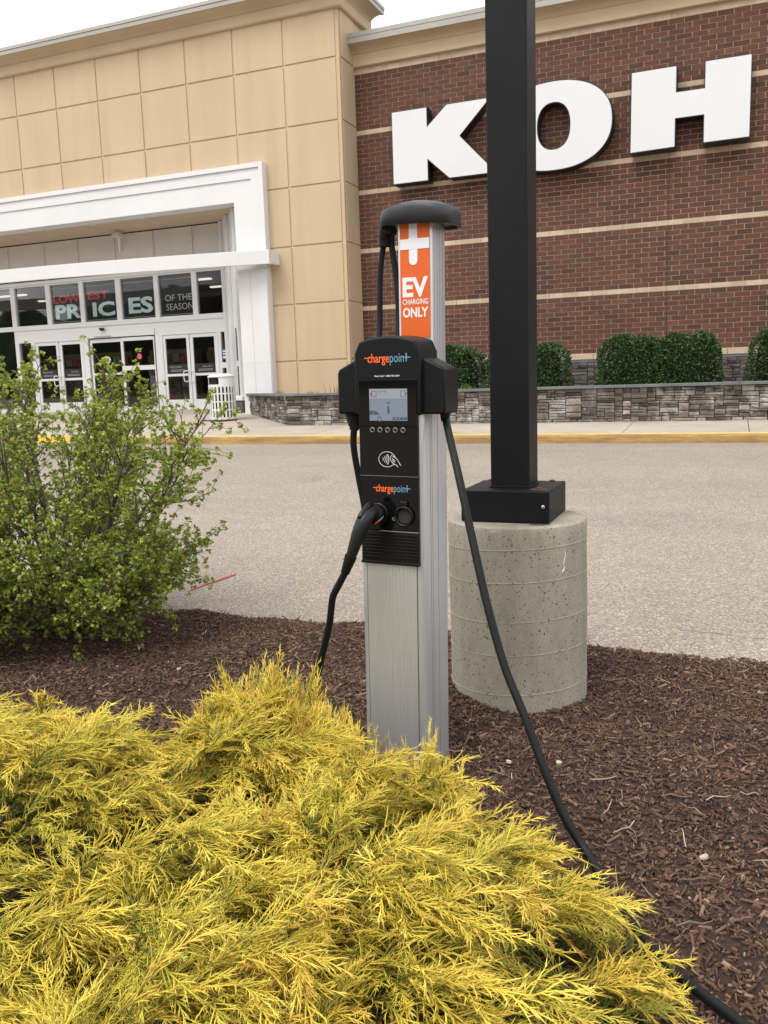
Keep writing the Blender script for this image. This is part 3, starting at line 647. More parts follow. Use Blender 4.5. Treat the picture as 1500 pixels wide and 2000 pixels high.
SB(MB().box(-12.15, -11.75, 19.35, 19.75, .5, .86)).build('pier_base', 'base_stone', store, bevel=.02)
SB(MB().box(-12.18, -11.72, 19.32, 19.78, .86, .98)).build('pier_cap', 'white_paint', store, bevel=.02)
SB(MB().tube([(-16.45, YE-.02, 5.18), (-16.3, YE-.22, 5.50), (-16.2, YE-.36, 5.52)], .035, 8)).build('camera_arm', 'white_frame', store)
SB(MB().box(-16.34, -16.10, YE-.50, YE-.25, 5.49, 5.60)).build('security_camera', 'soffit_panel', store, bevel=.02)
# interior
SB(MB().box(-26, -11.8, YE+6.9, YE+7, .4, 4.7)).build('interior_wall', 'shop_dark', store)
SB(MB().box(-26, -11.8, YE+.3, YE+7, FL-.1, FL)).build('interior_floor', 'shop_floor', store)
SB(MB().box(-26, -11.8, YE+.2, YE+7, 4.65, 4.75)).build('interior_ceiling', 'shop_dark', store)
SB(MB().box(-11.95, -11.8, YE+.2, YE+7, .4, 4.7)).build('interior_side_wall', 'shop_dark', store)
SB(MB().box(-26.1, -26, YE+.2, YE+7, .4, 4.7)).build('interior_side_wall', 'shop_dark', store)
for x in (-14, -16.5, -19, -21.5, -24):
    for y in (2.6, 4.6): SB(MB().box(x, x+1.3, YE+y, YE+y+.15, 4.55, 4.60)).build('ceiling_lamp', 'shop_lamp', store)
for x in (-13.9, -16.2, -18.7, -21.3, -23.5):
    sh = SB(MB().box(x-.9, x+.9, YE+5.2, YE+5.8, FL, 2.6)).build('shelf', 'shelf_wood', store)
    for k in range(4):
        for j in range(5): SB(MB().box(x-.85+.35*j, x-.55+.35*j, YE+5.0, YE+5.19, .8+.45*k, .8+.45*k+random.uniform(.2, .38))).build('goods', ('goods', 'shelf_wood', 'goods', 'print_grey', 'goods', 'shelf_wood', 'sticker_red')[(j*3+k*5) % 7], sh)
SB(MB().box(-16.35, -16.05, YE+.8, YE+1.1, FL, 1.62)).build('security_gate', 'print_grey', store)
# window banners (hang inside the transom lights)
def banner(i, lab):
    x0, x1 = TR[i]; o = tag(empty('window_banner', ((x0+x1)/2, YE+.075, 3.3)), lab, 'banner')
    w_ = (x1-x0)/2-.03; box('sheet', 'banner', o, -w_, w_, 0, .006, .02, .98); box('rod', 'print_grey', o, -w_, w_, -.012, -.002, .985, 1.005); box('rod', 'print_grey', o, -w_, w_, -.012, -.002, -.005, .015)
    return o, w_
o, w_ = banner(4, 'black window banner reading LOW and PR above the doors'); text('lettering', 'LOW', 'banner_red', o, -w_+.03, w_-.01, .56, .80, -.003, .03); text('lettering', 'PR', 'banner_cyan', o, -w_+.08, w_-.0, .10, .52, -.003, .035)
o, w_ = banner(3, 'black window banner reading EST and IC above the sliding door'); text('lettering', 'EST', 'banner_red', o, -w_+.07, w_-.28, .60, .84, -.003, .03); text('lettering', 'IC', 'banner_cyan', o, -w_+.22, w_-.09, .10, .52, -.003, .035)
o, w_ = banner(2, 'black window banner reading ES beside the season banner'); text('lettering', 'ES', 'banner_cyan', o, -w_+.17, w_-.08, .11, .57, -.003, .035)
o, w_ = banner(1, 'black window banner reading OF THE SEASON'); text('lettering', 'OF THE', 'banner_white', o, -w_+.14, w_-.03, .38, .56, -.003); text('lettering', 'SEASON', 'banner_white', o, -w_+.16, w_-.0, .13, .31, -.003)

# ================================================================== sign letters on the brick wall
def letter(lab, polys, faces, cx):
    cx *= .996; o = tag(empty('sign_letter', (cx, 19.95, 5.7)), lab, 'sign letter'); sc_ = lambda pl_: [(x*.996, 1.25+(z-1.25)*.996) for x, z in pl_]
    for poly in polys:
        MB().prism_y([(x-cx, z-5.7) for x, z in sc_(poly)], -.326, 0).build('return', 'letter_return', o)
    for poly in faces:
        MB().prism_y([(x-cx, z-5.7) for x, z in sc_(poly)], -.332, -.3262).build('face', 'letter_face', o)
def inset(poly, d):
    n = len(poly); out = []
    for i in range(n):
        p0, p1, p2 = Vector(poly[i-1]), Vector(poly[i]), Vector(poly[(i+1) % n]); e1 = (p1-p0).normalized(); e2 = (p2-p1).normalized()
        n1 = Vector((-e1.y, e1.x)); n2 = Vector((-e2.y, e2.x)); bis = (n1+n2); k = 1+n1.dot(n2)
        out.append(tuple(p1+bis*(d/max(k, .25))))
    return out
K = [(-7.53, 5.79), (-6.65, 5.79), (-6.65, 6.24), (-6.15, 5.785), (-5.02, 5.785), (-5.87, 6.68), (-5.14, 7.405), (-6.19, 7.405), (-6.65, 7.0), (-6.65, 7.41), (-7.53, 7.41)]
Hh = [(-2.15, 5.83), (-1.235, 5.85), (-1.235, 6.405), (-.70, 6.405), (-.70, 5.86), (.195, 5.865), (.195, 7.45), (-.695, 7.45), (-.695, 6.94), (-1.225, 6.94), (-1.225, 7.45), (-2.14, 7.445)]
letter('white block letter K of the store sign on the brick wall', [K], [inset(K, .018)], -6.3)
letter('white block letter H of the store sign on the brick wall', [Hh], [inset(Hh, .018)], -.98)
def sup(cx, cz, rx, rz, e, n): return [(cx+rx*math.copysign(abs(math.cos(a))**(2/e), math.cos(a)), cz+rz*math.copysign(abs(math.sin(a))**(2/e), math.sin(a))) for a in [2*math.pi*i/n for i in range(n)]]
def ring(mb, o_, i_, y0, y1):
    n = len(o_); V = [(x, y0, z) for x, z in o_]+[(x, y0, z) for x, z in i_]+[(x, y1, z) for x, z in o_]+[(x, y1, z) for x, z in i_]; F = []
    for k in range(n):
        k2 = (k+1) % n; F += [(k, k2, n+k2, n+k), (2*n+k2, 2*n+k, 3*n+k, 3*n+k2), (k2, k, 2*n+k, 2*n+k2), (n+k, n+k2, 3*n+k2, 3*n+k)]
    return mb.add(V, F)
cx = -3.745; o = tag(empty('sign_letter', (cx, 19.95, 5.7)), 'white round letter O of the store sign partly behind the lamp pole', 'sign letter')
cz = 6.584-5.7
ring(MB(), sup(0, cz, 1.25, .925, 2.25, 72), sup(0, cz, .345, .47, 2.3, 72), -.326, 0).build('return', 'letter_return', o)
ring(MB(), sup(0, cz, 1.232, .907, 2.25, 72), sup(0, cz, .363, .488, 2.3, 72), -.332, -.3262).build('face', 'letter_face', o)

# ================================================================== stone planter
pl = tag(empty('planter_wall', (-8.6, 15.9, .38)), 'low ledge stone planter wall with bluestone cap along the sidewalk', 'planter')
def PL(mb): mb.v = [(x+8.6, y-15.9, z-.38) for x, y, z in mb.v]; return mb
e1 = (-11.3, 18.93); dx, dy = e1[0]+8.6, e1[1]-15.9; Ld = math.hypot(dx, dy); ang = math.atan2(-dy, -dx)
core = PL(MB().prism_z([(-8.55, 15.96), (12, 15.96), (12, 16.22), (-8.45, 16.22), (-11.0, 18.95), (-11.22, 18.93)], .30, .99)).build('core', 'stone_joint', pl)
stone_face(core, 'ledge_stone', (0, .05), 0, 10.6, 0.0, .61, 11, depth=.07)
stone_face(core, 'ledge_stone', (dx+.03, dy+.03), ang, Ld, 0.0, .61, 12, depth=.07, avg=.22)
far = MB()
for a, b_, c, d in ledge(3.5, .61, 13): far.box(10.6+a, 10.6+b_-.009, .0, .06, c, d-.009)
stuff(far.build('stones', 'ledge_stone', core))
x = -8.66; k = 0
while x < 12:
    L = random.uniform(1.5, 1.9); PL(MB().box(x, min(x+L, 12)-.006, 15.83, 16.26, .992+.0005*(k % 2), 1.042)).build('cap_slab', 'bluestone', pl, bevel=.006); x += L; k += 1
u_ = Vector((dx, dy)).normalized(); nn = Vector((u_.y, -u_.x)); nn = nn if nn.x < 0 else -nn
a0 = Vector((-8.6, 15.9)); 
for t0, t1 in ((.04, .5), (.502, 1.0)):
    p, q = a0+Vector((dx, dy))*t0, a0+Vector((dx, dy))*t1
    c4 = [p+nn*.07, p-nn*.33, q-nn*.33, q+nn*.07]; ar = sum(c4[i].x*c4[(i+1) % 4].y-c4[(i+1) % 4].x*c4[i].y for i in range(4))
    PL(MB().prism_z([tuple(c) for c in (c4 if ar > 0 else c4[::-1])], .9905, 1.0405)).build('cap_slab', 'bluestone', pl, bevel=.006)
PL(MB().prism_z([(-8.4, 16.2), (12, 16.2), (12, 19.96), (-8.5, 19.96), (-8.5, 19.1), (-10.9, 19.1), (-10.95, 18.9)], .5, .965)).build('soil', 'soil', pl)

# ---- clipped hedges
def hedge_mesh(seed, rx, ry, h):
    r = np.random.default_rng(seed); n = 15000
    a = r.uniform(0, 2*np.pi, n); u = r.uniform(-.15, 1, n)
    e = 3.6
    def surf(a, u, k):
        cz = u; rad = np.maximum(1-np.abs(np.clip(cz, 0, 1))**e, 0)**(1/e)*k; lump = 1+.05*np.sin(3*a+seed)+.04*np.sin(7*a+5*u+seed)+.03*np.sin(11*u+2*a)
        pr_ = (np.abs(np.cos(a)/rx)**2.8+np.abs(np.sin(a)/ry)**2.8)**(-1/2.8); x = np.cos(a)*pr_*rad*lump; y = np.sin(a)*pr_*rad*lump
        return x, y, (cz*h*lump*k*.98)
    k = 1-np.abs(r.normal(0, .035, n)); top = r.uniform(0, 1, n) < .35
    u = np.where(top, 1-np.abs(r.normal(0, .04, n)), u); rr_ = np.sqrt(r.uniform(0, 1, n))
    x, y, z = surf(a, np.clip(u, .0, .995), k)
    x = np.where(top, np.cos(a)*rx*rr_*.93, x); y = np.where(top, np.sin(a)*ry*rr_*.93, y)
    q = np.clip((np.abs(x)/rx)**e+(np.abs(y)/ry)**e, 0, .97); z = np.where(top, h*(1-q)**(1/e)*k*(1+.04*np.sin(9*x+seed)+.03*np.sin(13*y)), z)
    z = np.maximum(z, .02)
    # leaf quads
    nx, ny, nz = x/rx, y/ry, z/h-.3; d = np.stack([nx, ny, nz+.3], 1)+r.normal(0, .55, (n, 3)); d /= np.linalg.norm(d, axis=1)[:, None]
    s = np.cross(d, r.normal(0, 1, (n, 3))); s /= np.linalg.norm(s, axis=1)[:, None]; L = r.uniform(.03, .065, n)[:, None]; W = r.uniform(.009, .016, n)[:, None]; c = np.stack([x, y, z], 1)
    P = np.stack([c-d*L*.4, c+s*W, c+d*L*.6, c-s*W], 1).reshape(-1, 3); return P, np.arange(4*n).reshape(-1, 4)
HG = 'clipped evergreen shrubs in the stone planter'
for i, (x0, x1, h, lab) in enumerate([(-6.15, -4.75, .93, 'dark green clipped shrub behind the charging station'), (-4.70, -2.98, .95, 'dark green clipped shrub half hidden by the black lamp pole'),
                       (-2.44, -1.16, .98, 'dark green clipped shrub merging with its neighbour beside the wall joint'), (-1.40, -.17, .97, 'dark green clipped shrub next to the gap showing the stone base'), (.26, 1.55, .99, 'dark green clipped shrub beyond the gap at the end of the planter')]):
    o = tag(empty('clipped_shrub', ((x0+x1)/2, 17.3, .96)), lab, 'shrub', HG); rx = (x1-x0)/2; ry = .62
    P, Fx = hedge_mesh(20+i, rx, ry, h); stuff(link('foliage', np_mesh('foliage', P, Fx, 'hedge_leaf'), o))
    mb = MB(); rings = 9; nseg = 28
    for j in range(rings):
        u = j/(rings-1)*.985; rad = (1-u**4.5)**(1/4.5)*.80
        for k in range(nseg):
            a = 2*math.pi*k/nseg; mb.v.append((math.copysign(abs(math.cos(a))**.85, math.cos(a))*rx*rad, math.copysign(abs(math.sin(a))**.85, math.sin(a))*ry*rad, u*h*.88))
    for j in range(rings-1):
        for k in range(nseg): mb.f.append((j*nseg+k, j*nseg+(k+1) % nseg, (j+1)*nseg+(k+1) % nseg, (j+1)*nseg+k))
    mb.f.append(tuple((rings-1)*nseg+k for k in range(nseg))); mb.build('light_block_core', 'hedge_core', o, smooth=True)  # solid dark green core, added to block light through the leaf shell
    for k in range(3): MB().tube([(.08*math.cos(k*2.1), .08*math.sin(k*2.1), -.02), (.15*math.cos(k*2.1), .15*math.sin(k*2.1), .35)], .02, 6).build('stem', 'bark', o)
# ---- grass tufts in the planter
for x, y, hh, n_, sp, lab in ((-7.55, 16.75, .30, 90, .35, 'green daylily tuft above the planter cap in front of the tan wall'), (-8.55, 17.0, .14, 30, .12, 'sparse short grass tuft by the joint of the tan wall'),
                        (-9.85, 17.9, .16, 30, .15, 'sparse grass sprouts beside the white pilaster'), (-4.9, 16.55, .22, 50, .3, 'thin green grass blades at the foot of the clipped shrub')):
    V, Fc = [], []
    for i in range(n_):
        bx, by = rng.normal(0, sp/2), rng.normal(0, .06); a = rng.uniform(0, 6.28); lean = rng.uniform(.1, .6); L = hh*rng.uniform(.6, 1.1); dr = np.array([math.cos(a), math.sin(a)]); sw_ = np.array([-dr[1], dr[0]])*.008
        k = len(V)
        for t, wd in ((0, 1), (.55, .9), (1, .05)):
            p = np.array([bx, by])+dr*lean*L*t*t; z = L*t*(1-.35*lean*t)
            V += [(*(p-sw_*wd), z), (*(p+sw_*wd), z)]
        Fc += [(k, k+1, k+3, k+2), (k+2, k+3, k+5, k+4)]
    o = link('grass_tuft', np_mesh('grass_tuft', V, Fc, 'grass_blade')); o.location = (x, y, .96); tag(o, lab, 'grass tuft', 'grass tufts in the stone planter')

# ================================================================== litter bin
bn = tag(empty('litter_bin', (-11.0, 17.25, zwalk(17.25))), 'white slotted metal litter bin with domed top and rusty base by the doors', 'litter bin')
R_ = .30
mb = MB(); n = 22
for j, (z0, z1) in enumerate(((.03, .09), (.245, .275), (.43, .46), (.615, .645), (.78, .84))):
    rg = 44; k = len(mb.v)
    for r_, z in ((R_, z0), (R_, z1), (R_-.012, z1), (R_-.012, z0)):
        for i in range(rg): a = 2*math.pi*i/rg; mb.v.append((r_*math.cos(a), r_*math.sin(a), z))
    for q in range(4):
        for i in range(rg): mb.f.append((k+q*rg+i, k+q*rg+(i+1) % rg, k+((q+1) % 4)*rg+(i+1) % rg, k+((q+1) % 4)*rg+i))
mb.build('hoop_cage', 'can_white', bn)
sl = MB().box(-.021, .021, -.008, .006, .04, .83).mesh('slat', 'can_white')
for i in range(n):
    a = 2*math.pi*i/n+.07; o = link('slat', sl, bn); o.location = ((R_-.002)*math.cos(a), (R_-.002)*math.sin(a), 0); o.rotation_euler = (0, 0, a+math.pi/2)
MB().lathe([(.255, .05), (.262, .82), (.25, .83)], 32).build('liner', 'liner', bn, smooth=True)
hood = MB(); 
for i in range(36):
    a0_, a1_ = 2*math.pi*i/36, 2*math.pi*(i+1)/36; am = math.degrees((a0_+a1_)/2) % 360
    if 222 < am < 292: continue          # mouth towards the drive
    k = len(hood.v)
    for a in (a0_, a1_):
        for z in (.84, 1.0): hood.v.append((R_*math.cos(a), R_*math.sin(a), z))
    hood.f.append((k, k+2, k+3, k+1))
hd = hood.build('hood', 'can_white', bn); sdm = hd.modifiers.new('thickness', 'SOLIDIFY'); sdm.thickness = .01
MB().lathe([(R_+.012, 1.0), (R_+.014, 1.03), (R_*.85, 1.065), (R_*.5, 1.085), (.02, 1.09)], 40).build('lid', 'can_white', bn, smooth=True)
MB().lathe([(R_+.002, -.01), (R_+.008, .0), (R_+.006, .035), (R_-.02, .036)], 40).build('base_ring', 'rust', bn)
MB().lathe([(.10, .84), (.10, 1.0)], 12).build('hood_post', 'liner', bn)

# ================================================================== lamp pole on its footing
FC = (-.755, 3.205)
ft = tag(empty('concrete_footing', (*FC, 0)), 'round pitted concrete footing carrying the black lamp pole', 'footing')
prof = [(.2632, -.2)]
for k, z in enumerate((.092, .241, .366, .512, .633)):
    prof += [(.2632, z-.0022), (.2648, z-.0004), (.2648, z+.0004), (.2632, z+.0022)]
prof += [(.2632, .700), (.260, .712), (.250, .719)]
mb = MB().lathe(prof, 96); mb.v = [(x, y, z+.012*x/.26+.0*y if z > 0 and z < .69 else z) for x, y, z in mb.v]
mb.v = [(x*(1+.006*math.sin(3*math.atan2(y, x)+z*5)+.003*math.sin(9*math.atan2(y, x)+z*17)+(rng.normal(0, .006) if z > .69 else 0)), y*(1+.006*math.sin(3*math.atan2(y, x)+z*5)+.003*math.sin(9*math.atan2(y, x)+z*17)+(rng.normal(0, .006) if z > .69 else 0)), z) for x, y, z in mb.v]
o = mb.build('shaft', 'footing_concrete', ft); smooth_angle(o, 18)
pts = []
for px_, py_ in ((1103, 1072), (1104, 1085), (1101, 1100), (1102, 1110), (1098, 1118)):
    d = ray(px_, py_); A_ = d.x**2+d.y**2; Bq = -2*(d.x*FC[0]+d.y*FC[1]); Cq = FC[0]**2+FC[1]**2-.2645**2; t = (-Bq-math.sqrt(max(Bq*Bq-4*A_*Cq, 0)))/(2*A_); pts.append((d.x*t-FC[0], d.y*t-FC[1], CAM_H+d.z*t))
MB().tube(catmull(pts, 4), [.0006, .0009, .0012, .0014, .0013, .0012, .0014, .0016, .0017, .0015, .0014, .0016, .0018, .0024, .0026, .0022, .0010], 6).build('paint_drip', 'print_white', ft)
MB().prism_z([(.125+.035*math.cos(a)*(1+.3*math.sin(3*a)), -.182+.016*math.sin(a)*(1+.2*math.cos(2*a))) for a in [2*math.pi*k/20 for k in range(20)]], .7192, .7197).build('rust_stain', 'rust', ft)
lp = tag(empty('lamp_pole', (FC[0]-.008, FC[1], .72)), 'square black steel lamp pole with box base cover on concrete footing', 'lamp pole')
o = box('pole', 'pole_paint', lp, -.0745, .0745, -.0745, .0745, .10, 7.6, bevel=.007)
box('base_cover', 'pole_paint', lp, -.165, .165, -.165, .165, .001, .118, bevel=.004)
box('weld_collar', 'pole_paint', lp, -.079, .079, -.079, .079, .1185, .124, bevel=.002)
o = MB().lathe([(.007, 0), (.007, .004), (.004, .006)], 10).build('screw', 'zinc', lp); o.location = (.143, -.1652, .062); o.rotation_euler = (math.pi/2, 0, 0)
for sx, sy in ((.118, -.108), (-.125, .12), (.12, .125)):
    o = MB().prism_z([(r_*math.cos(a), .6*r_*math.sin(a)) for r_, a in [(.034*(1+.25*math.sin(3*k+sx*9)), 2*math.pi*k/14) for k in range(14)]], .1182, .1188).build('rust_patch', 'rust', lp); o.location = (sx, sy, 0)
    o = MB().lathe([(.012, .1189), (.012, .124), (.006, .127)], 6).build('anchor_nut', 'rust', lp); o.location = (sx, sy, 0)

# ================================================================== charging station
CH = tag(empty('charging_station', (-.9506, 2.36, 0), (0, .0142, -math.radians(3.5))), 'silver and black charging station post with orange EV sign and screen', 'charging station')
CHM = Matrix.Translation((-.9506, 2.36, 0)) @ Matrix.Rotation(-math.radians(3.5), 4, 'Z') @ Matrix.Rotation(.0142, 4, 'Y')
def wl(p): return CHM @ Vector(p)
# lower body: extrusion with rounded front corners and shallow flutes
def body_outline(wd, d0, d1, r, flutes):
    out = []
    for cx_, cy_, a0_ in ((-wd+r, d1-.012, 90), (-wd+r, d0+r, 180), (wd-r, d0+r, 270), (wd-r, d1-.012, 0)):
        rr_ = r if cy_ < d1-.05 else .012; cxx = cx_ if rr_ == r else (math.copysign(wd-.012, cx_))
        out += [(cxx+rr_*math.cos(math.radians(a0_+90*k/5)), cy_+rr_*math.sin(math.radians(a0_+90*k/5))) for k in range(6)]
    return out
ol = body_outline(.106, 0, .196, .020, 0)
o = MB().prism_z(ol, -.05, 1.16).build('body', 'aluminium', CH); smooth_angle(o, 30)
# front cover plate with fine ribs, and side grooves
fp = MB(); xs_ = np.linspace(-.082, .082, 42)
vv = []
for z in (.0, .708):
    for i, x in enumerate(xs_): vv.append((x, -.0035-.0035*(1-(x/.082)**2)-(.0009 if i % 3 else -.0006)*(x > -.05), z))
k = len(xs_)
fp.add(vv, [(i, i+1, k+i+1, k+i) for i in range(k-1)]); o = fp.build('front_cover', 'aluminium', CH)
box('cover_gap', 'groove', CH, -.0855, -.0825, -.0012, .004, -.02, .705); box('cover_gap', 'groove', CH, .0825, .0840, -.0012, .004, -.02, .705)
for y0, y1 in ((.052, .0545), (.066, .068), (.112, .114)): box('side_groove', 'groove', CH, .1045, .1064, y0, y1, .0, 1.15)
box('base_plate', 'aluminium', CH, -.14, .14, -.03, .33, -.02, .012)
# mast with orange sign
ol = [(-.0555+.012*(1-math.cos(math.radians(a))) if False else 0, 0) for a in ()]
def rrect(x0, x1, y0, y1, r, k=5):
    out = []
    for cx_, cy_, a0_ in ((x1-r, y1-r, 0), (x0+r, y1-r, 90), (x0+r, y0+r, 180), (x1-r, y0+r, 270)):
        out += [(cx_+r*math.cos(math.radians(a0_+90*j/k)), cy_+r*math.sin(math.radians(a0_+90*j/k))) for j in range(k+1)]
    return out
o = MB().prism_z(rrect(-.0565, .0565, .199, .318, .009), 0, 1.735).build('mast', 'aluminium', CH); smooth_angle(o, 30)
for y0 in (.222, .243, .262, .290): box('mast_groove', 'groove', CH, .0553, .0568, y0, y0+.0022, 1.15, 1.735)
box('sign_panel', 'sign_orange', CH, -.0465, .0525, .1965, .1985, 1.38, 1.735)
SY = .1964
MB().prism_y([(-.016, 1.735), (-.016, 1.622)]+[(x, z) for x, z in arc(-.002, 1.612, .014, 180, 360, 10)]+[(.012, 1.622), (.012, 1.735)], SY-.0006, SY).build('plus_mark', 'print_white', CH)
box('plus_mark', 'print_white', CH, -.0455, .0515, SY-.0012, SY-.0007, 1.645, 1.676)
text('sign_text', 'EV', 'print_white', CH, -.039, .046, 1.502, 1.562, SY, .035)
text('sign_text', 'CHARGING', 'print_white', CH, -.039, .046, 1.480, 1.4965, SY, .01)
text('sign_text', 'ONLY', 'print_white', CH, -.039, .046, 1.441, 1.471, SY, .03)
# cap: D-shaped shell with a domed top
mb = MB(); n = 40; rings = 10
plan = []
for i in range(n):
    a = 2*math.pi*i/n; c, s = math.cos(a), math.sin(a)
    plan.append((.121*math.copysign(abs(c)**.5, c), .258+(.092 if s < 0 else .075)*math.copysign(abs(s)**.62, s)))
def top(x, y): return 1.795-.030*(x/.121)**2-(.016 if y < .258 else .010)*((y-.258)/.09)**2
for x, y in plan: mb.v.append((x, y, 1.716-.004*(x/.121)))
for sc, dz in ((1., -.012), (.985, -.004), (.95, 0), (.6, 0), (.25, 0)):
    for x, y in plan: xx, yy = x*sc, .258+(y-.258)*sc; mb.v.append((xx, yy, top(xx, yy)+dz))
for j in range(5):
    for i in range(n): mb.f.append((j*n+i, j*n+(i+1) % n, (j+1)*n+(i+1) % n, (j+1)*n+i))
mb.f.append(tuple(5*n+i for i in range(n)))
o = mb.build('cap', 'cap_grey', CH); smooth_angle(o, 35)
sm = o.modifiers.new('thickness', 'SOLIDIFY'); sm.thickness = .006; sm.offset = -1
MB().prism_z(rrect(-.10, .10, .19, .33, .02), 1.722, 1.738).build('cap_plate', 'black_plastic', CH)
# cord clamp and retractor cords
MB().tube(catmull([(-.108, .235, 1.735), (-.118, .24, 1.712), (-.122, .25, 1.69), (-.124, .255, 1.668)], 4), [.017]*6+[.019]*6+[.0185], 12).build('cord_clamp', 'rubber', CH, smooth=True)
box('clamp_bracket', 'black_plastic', CH, -.112, -.085, .222, .262, 1.70, 1.735, bevel=.004)
ca = [(-.122, .255, 1.70), (-.138, .26, 1.645), (-.147, .262, 1.58), (-.150, .262, 1.49), (-.150, .255, 1.40), (-.150, .22, 1.28), (-.150, .18, 1.20)]
MB().tube(catmull(ca, 8), .0095, 12).build('retractor_cord', 'rubber', CH, smooth=True)
cb = [(-.098, .25, 1.715), (-.102, .258, 1.67), (-.094, .262, 1.60), (-.0865, .262, 1.53), (-.0825, .258, 1.42), (-.0825, .23, 1.32)]
MB().tube(catmull(cb, 8), .0098, 12).build('retractor_cord', 'rubber', CH, smooth=True)
# head housing: arched centre and two shoulders
def arch(x0, x1, zb, zs, rise, r, n_=14):
    pts = [(x0, zb), (x1, zb)]
    cx_ = (x0+x1)/2; hw = (x1-x0)/2
    top_ = []
    for i in range(n_+1):
        t = 1-2*i/n_; ed = max(0, (abs(t)-.86)/.14); top_.append((cx_+hw*t, zs+rise*(1-t*t)-.028*ed*ed))
    return pts+top_
f0 = arch(-.106, .106, 1.150, 1.357, .020, .02); f1_ = arch(-.106, .106, 1.150, 1.362, .021, .02)
mb = MB(); n = len(f0)
mb.v = [(x, -.014, z) for x, z in f0]+[(x, .12, z) for x, z in f1_]
mb.f = [tuple(range(n)), tuple(range(2*n-1, n-1, -1))]+[((i+1) % n, i, i+n, (i+1) % n+n) for i in range(n)]
o = mb.build('head_housing', 'black_plastic', CH, bevel=.006, segs=3); smooth_angle(o, 35)
for s in (-1, 1):
    poly = [(.100, 1.152), (.171, 1.152), (.174, 1.165), (.174, 1.272), (.170, 1.284), (.114, 1.312), (.100, 1.314)]
    if s < 0: poly = [(-x, z) for x, z in poly][::-1]
    o = MB().prism_y(poly, .004, .115).build('shoulder', 'black_plastic', CH, bevel=.007, segs=3); smooth_angle(o, 35)
# ribbed strain reliefs under the shoulders
for s, y_ in ((-1, .06), (1, .07)):
    pr_ = []; z = 1.153; r_ = .030
    for k in range(5): pr_ += [(r_, z), (r_, z-.007), (r_-.004, z-.008), (r_-.004, z-.0105)]; z -= .011; r_ -= .0034
    o = MB().lathe(pr_[::-1], 20, s*.148, y_).build('strain_relief', 'rubber', CH, smooth=False) if s < 0 else MB().lathe([(.012, 1.128), (.016, 1.153)], 16, s*.148, y_).build('strain_relief', 'rubber', CH)
# the black control panel
box('control_panel', 'gloss_black', CH, -.095, .095, -.013, -.0002, .805, 1.155, bevel=.002)
box('screen_glass', 'gloss_black', CH, -.0925, .0945, -.0185, -.0142, 1.118, 1.253, bevel=.0015)
box('holster_panel', 'satin_black', CH, -.095, .095, -.0135, -.0004, .707, .8035, bevel=.002)
for k in range(8): box('louvre', 'satin_black', CH, -.092, .092, -.0165, -.0134, .722+.010*k, .7265+.010*k, bevel=.001)
MB().prism_y([(-.096, .702), (.096, .702), (.096, .711), (-.096, .711)], -.018, -.0002).build('panel_lip', 'satin_black', CH, bevel=.002)
box('panel_seam', 'print_grey', CH, -.03, .094, -.0146, -.0131, .8035, .8052); box('panel_seam', 'groove', CH, -.094, .094, -.0138, -.0129, .9695, .9708)
ly = -.0187
box('lcd', 'lcd', CH, -.056, .066, ly-.0006, ly, 1.134, 1.227)
box('lcd_car', 'lcd_white', CH, -.055, .065, ly-.0009, ly-.0007, 1.199, 1.2255)
for i, (x0, m_) in enumerate(((-.048, 'lcd_red'), (.045, 'lcd_teal'))):
    ring(MB(), [(x0, 1.203), (x0+.016, 1.203), (x0+.016, 1.221), (x0, 1.221)], [(x0+.0018, 1.2048), (x0+.0142, 1.2048), (x0+.0142, 1.2192), (x0+.0018, 1.2192)], ly-.0012, ly-.001).build('lcd_icon', m_, CH)
    s = -1 if i == 0 else 1; xe = x0 if i == 0 else x0+.016
    MB().prism_y([(xe, 1.207), (xe+s*.0045, 1.212), (xe, 1.217)][::(1 if s < 0 else -1)][::-1 if s > 0 else 1], ly-.0012, ly-.001).build('lcd_icon', m_, CH)
text('lcd_text', 'ELECTRIC', 'lcd_dark', CH, -.028, .002, 1.216, 1.2205, ly-.001, .01, .0003); text('lcd_text', 'charging station', 'lcd_mid', CH, -.028, .007, 1.2085, 1.213, ly-.001, 0, .0003)
box('lcd_post', 'lcd_mid', CH, -.0005, .0125, ly-.0011, ly-.0007, 1.1345, 1.189); box('lcd_post', 'lcd_dark', CH, .0025, .0095, ly-.0014, ly-.0012, 1.155, 1.176); box('lcd_post', 'lcd_dark', CH, .001, .011, ly-.0014, ly-.0012, 1.1838, 1.188)
carp = [(-.0555, 1.1345), (-.014, 1.1345), (-.0135, 1.146), (-.018, 1.153), (-.030, 1.163), (-.045, 1.1665), (-.0555, 1.1655)]
MB().prism_y(carp, ly-.0011, ly-.0007).build('lcd_car', 'lcd_mid', CH)
MB().prism_y([(-.0555, 1.151), (-.0455, 1.151), (-.0455, 1.1635), (-.0555, 1.1635)], ly-.0014, ly-.0012).build('lcd_car', 'lcd_dark', CH); MB().prism_y([(-.0435, 1.151), (-.021, 1.151), (-.031, 1.1605), (-.0435, 1.1635)], ly-.0014, ly-.0012).build('lcd_car', 'lcd_dark', CH)
ring(MB(), arc(-.023, 1.139, .0075, 0, 360, 16)[:-1], arc(-.023, 1.139, .005, 0, 360, 16)[:-1], ly-.0014, ly-.0012).build('lcd_car', 'lcd_dark', CH)
box('lcd_button', 'lcd_dark', CH, .019, .040, ly-.0011, ly-.0007, 1.136, 1.1445); text('lcd_text', 'Help', 'lcd_white', CH, .0245, .0345, 1.138, 1.1428, ly-.0012, .01, .0003)
box('lcd_button', 'lcd_dark', CH, .043, .053, ly-.0011, ly-.0007, 1.136, 1.1445); box('lcd_button', 'lcd_dark', CH, .055, .0645, ly-.0011, ly-.0007, 1.136, 1.1445)
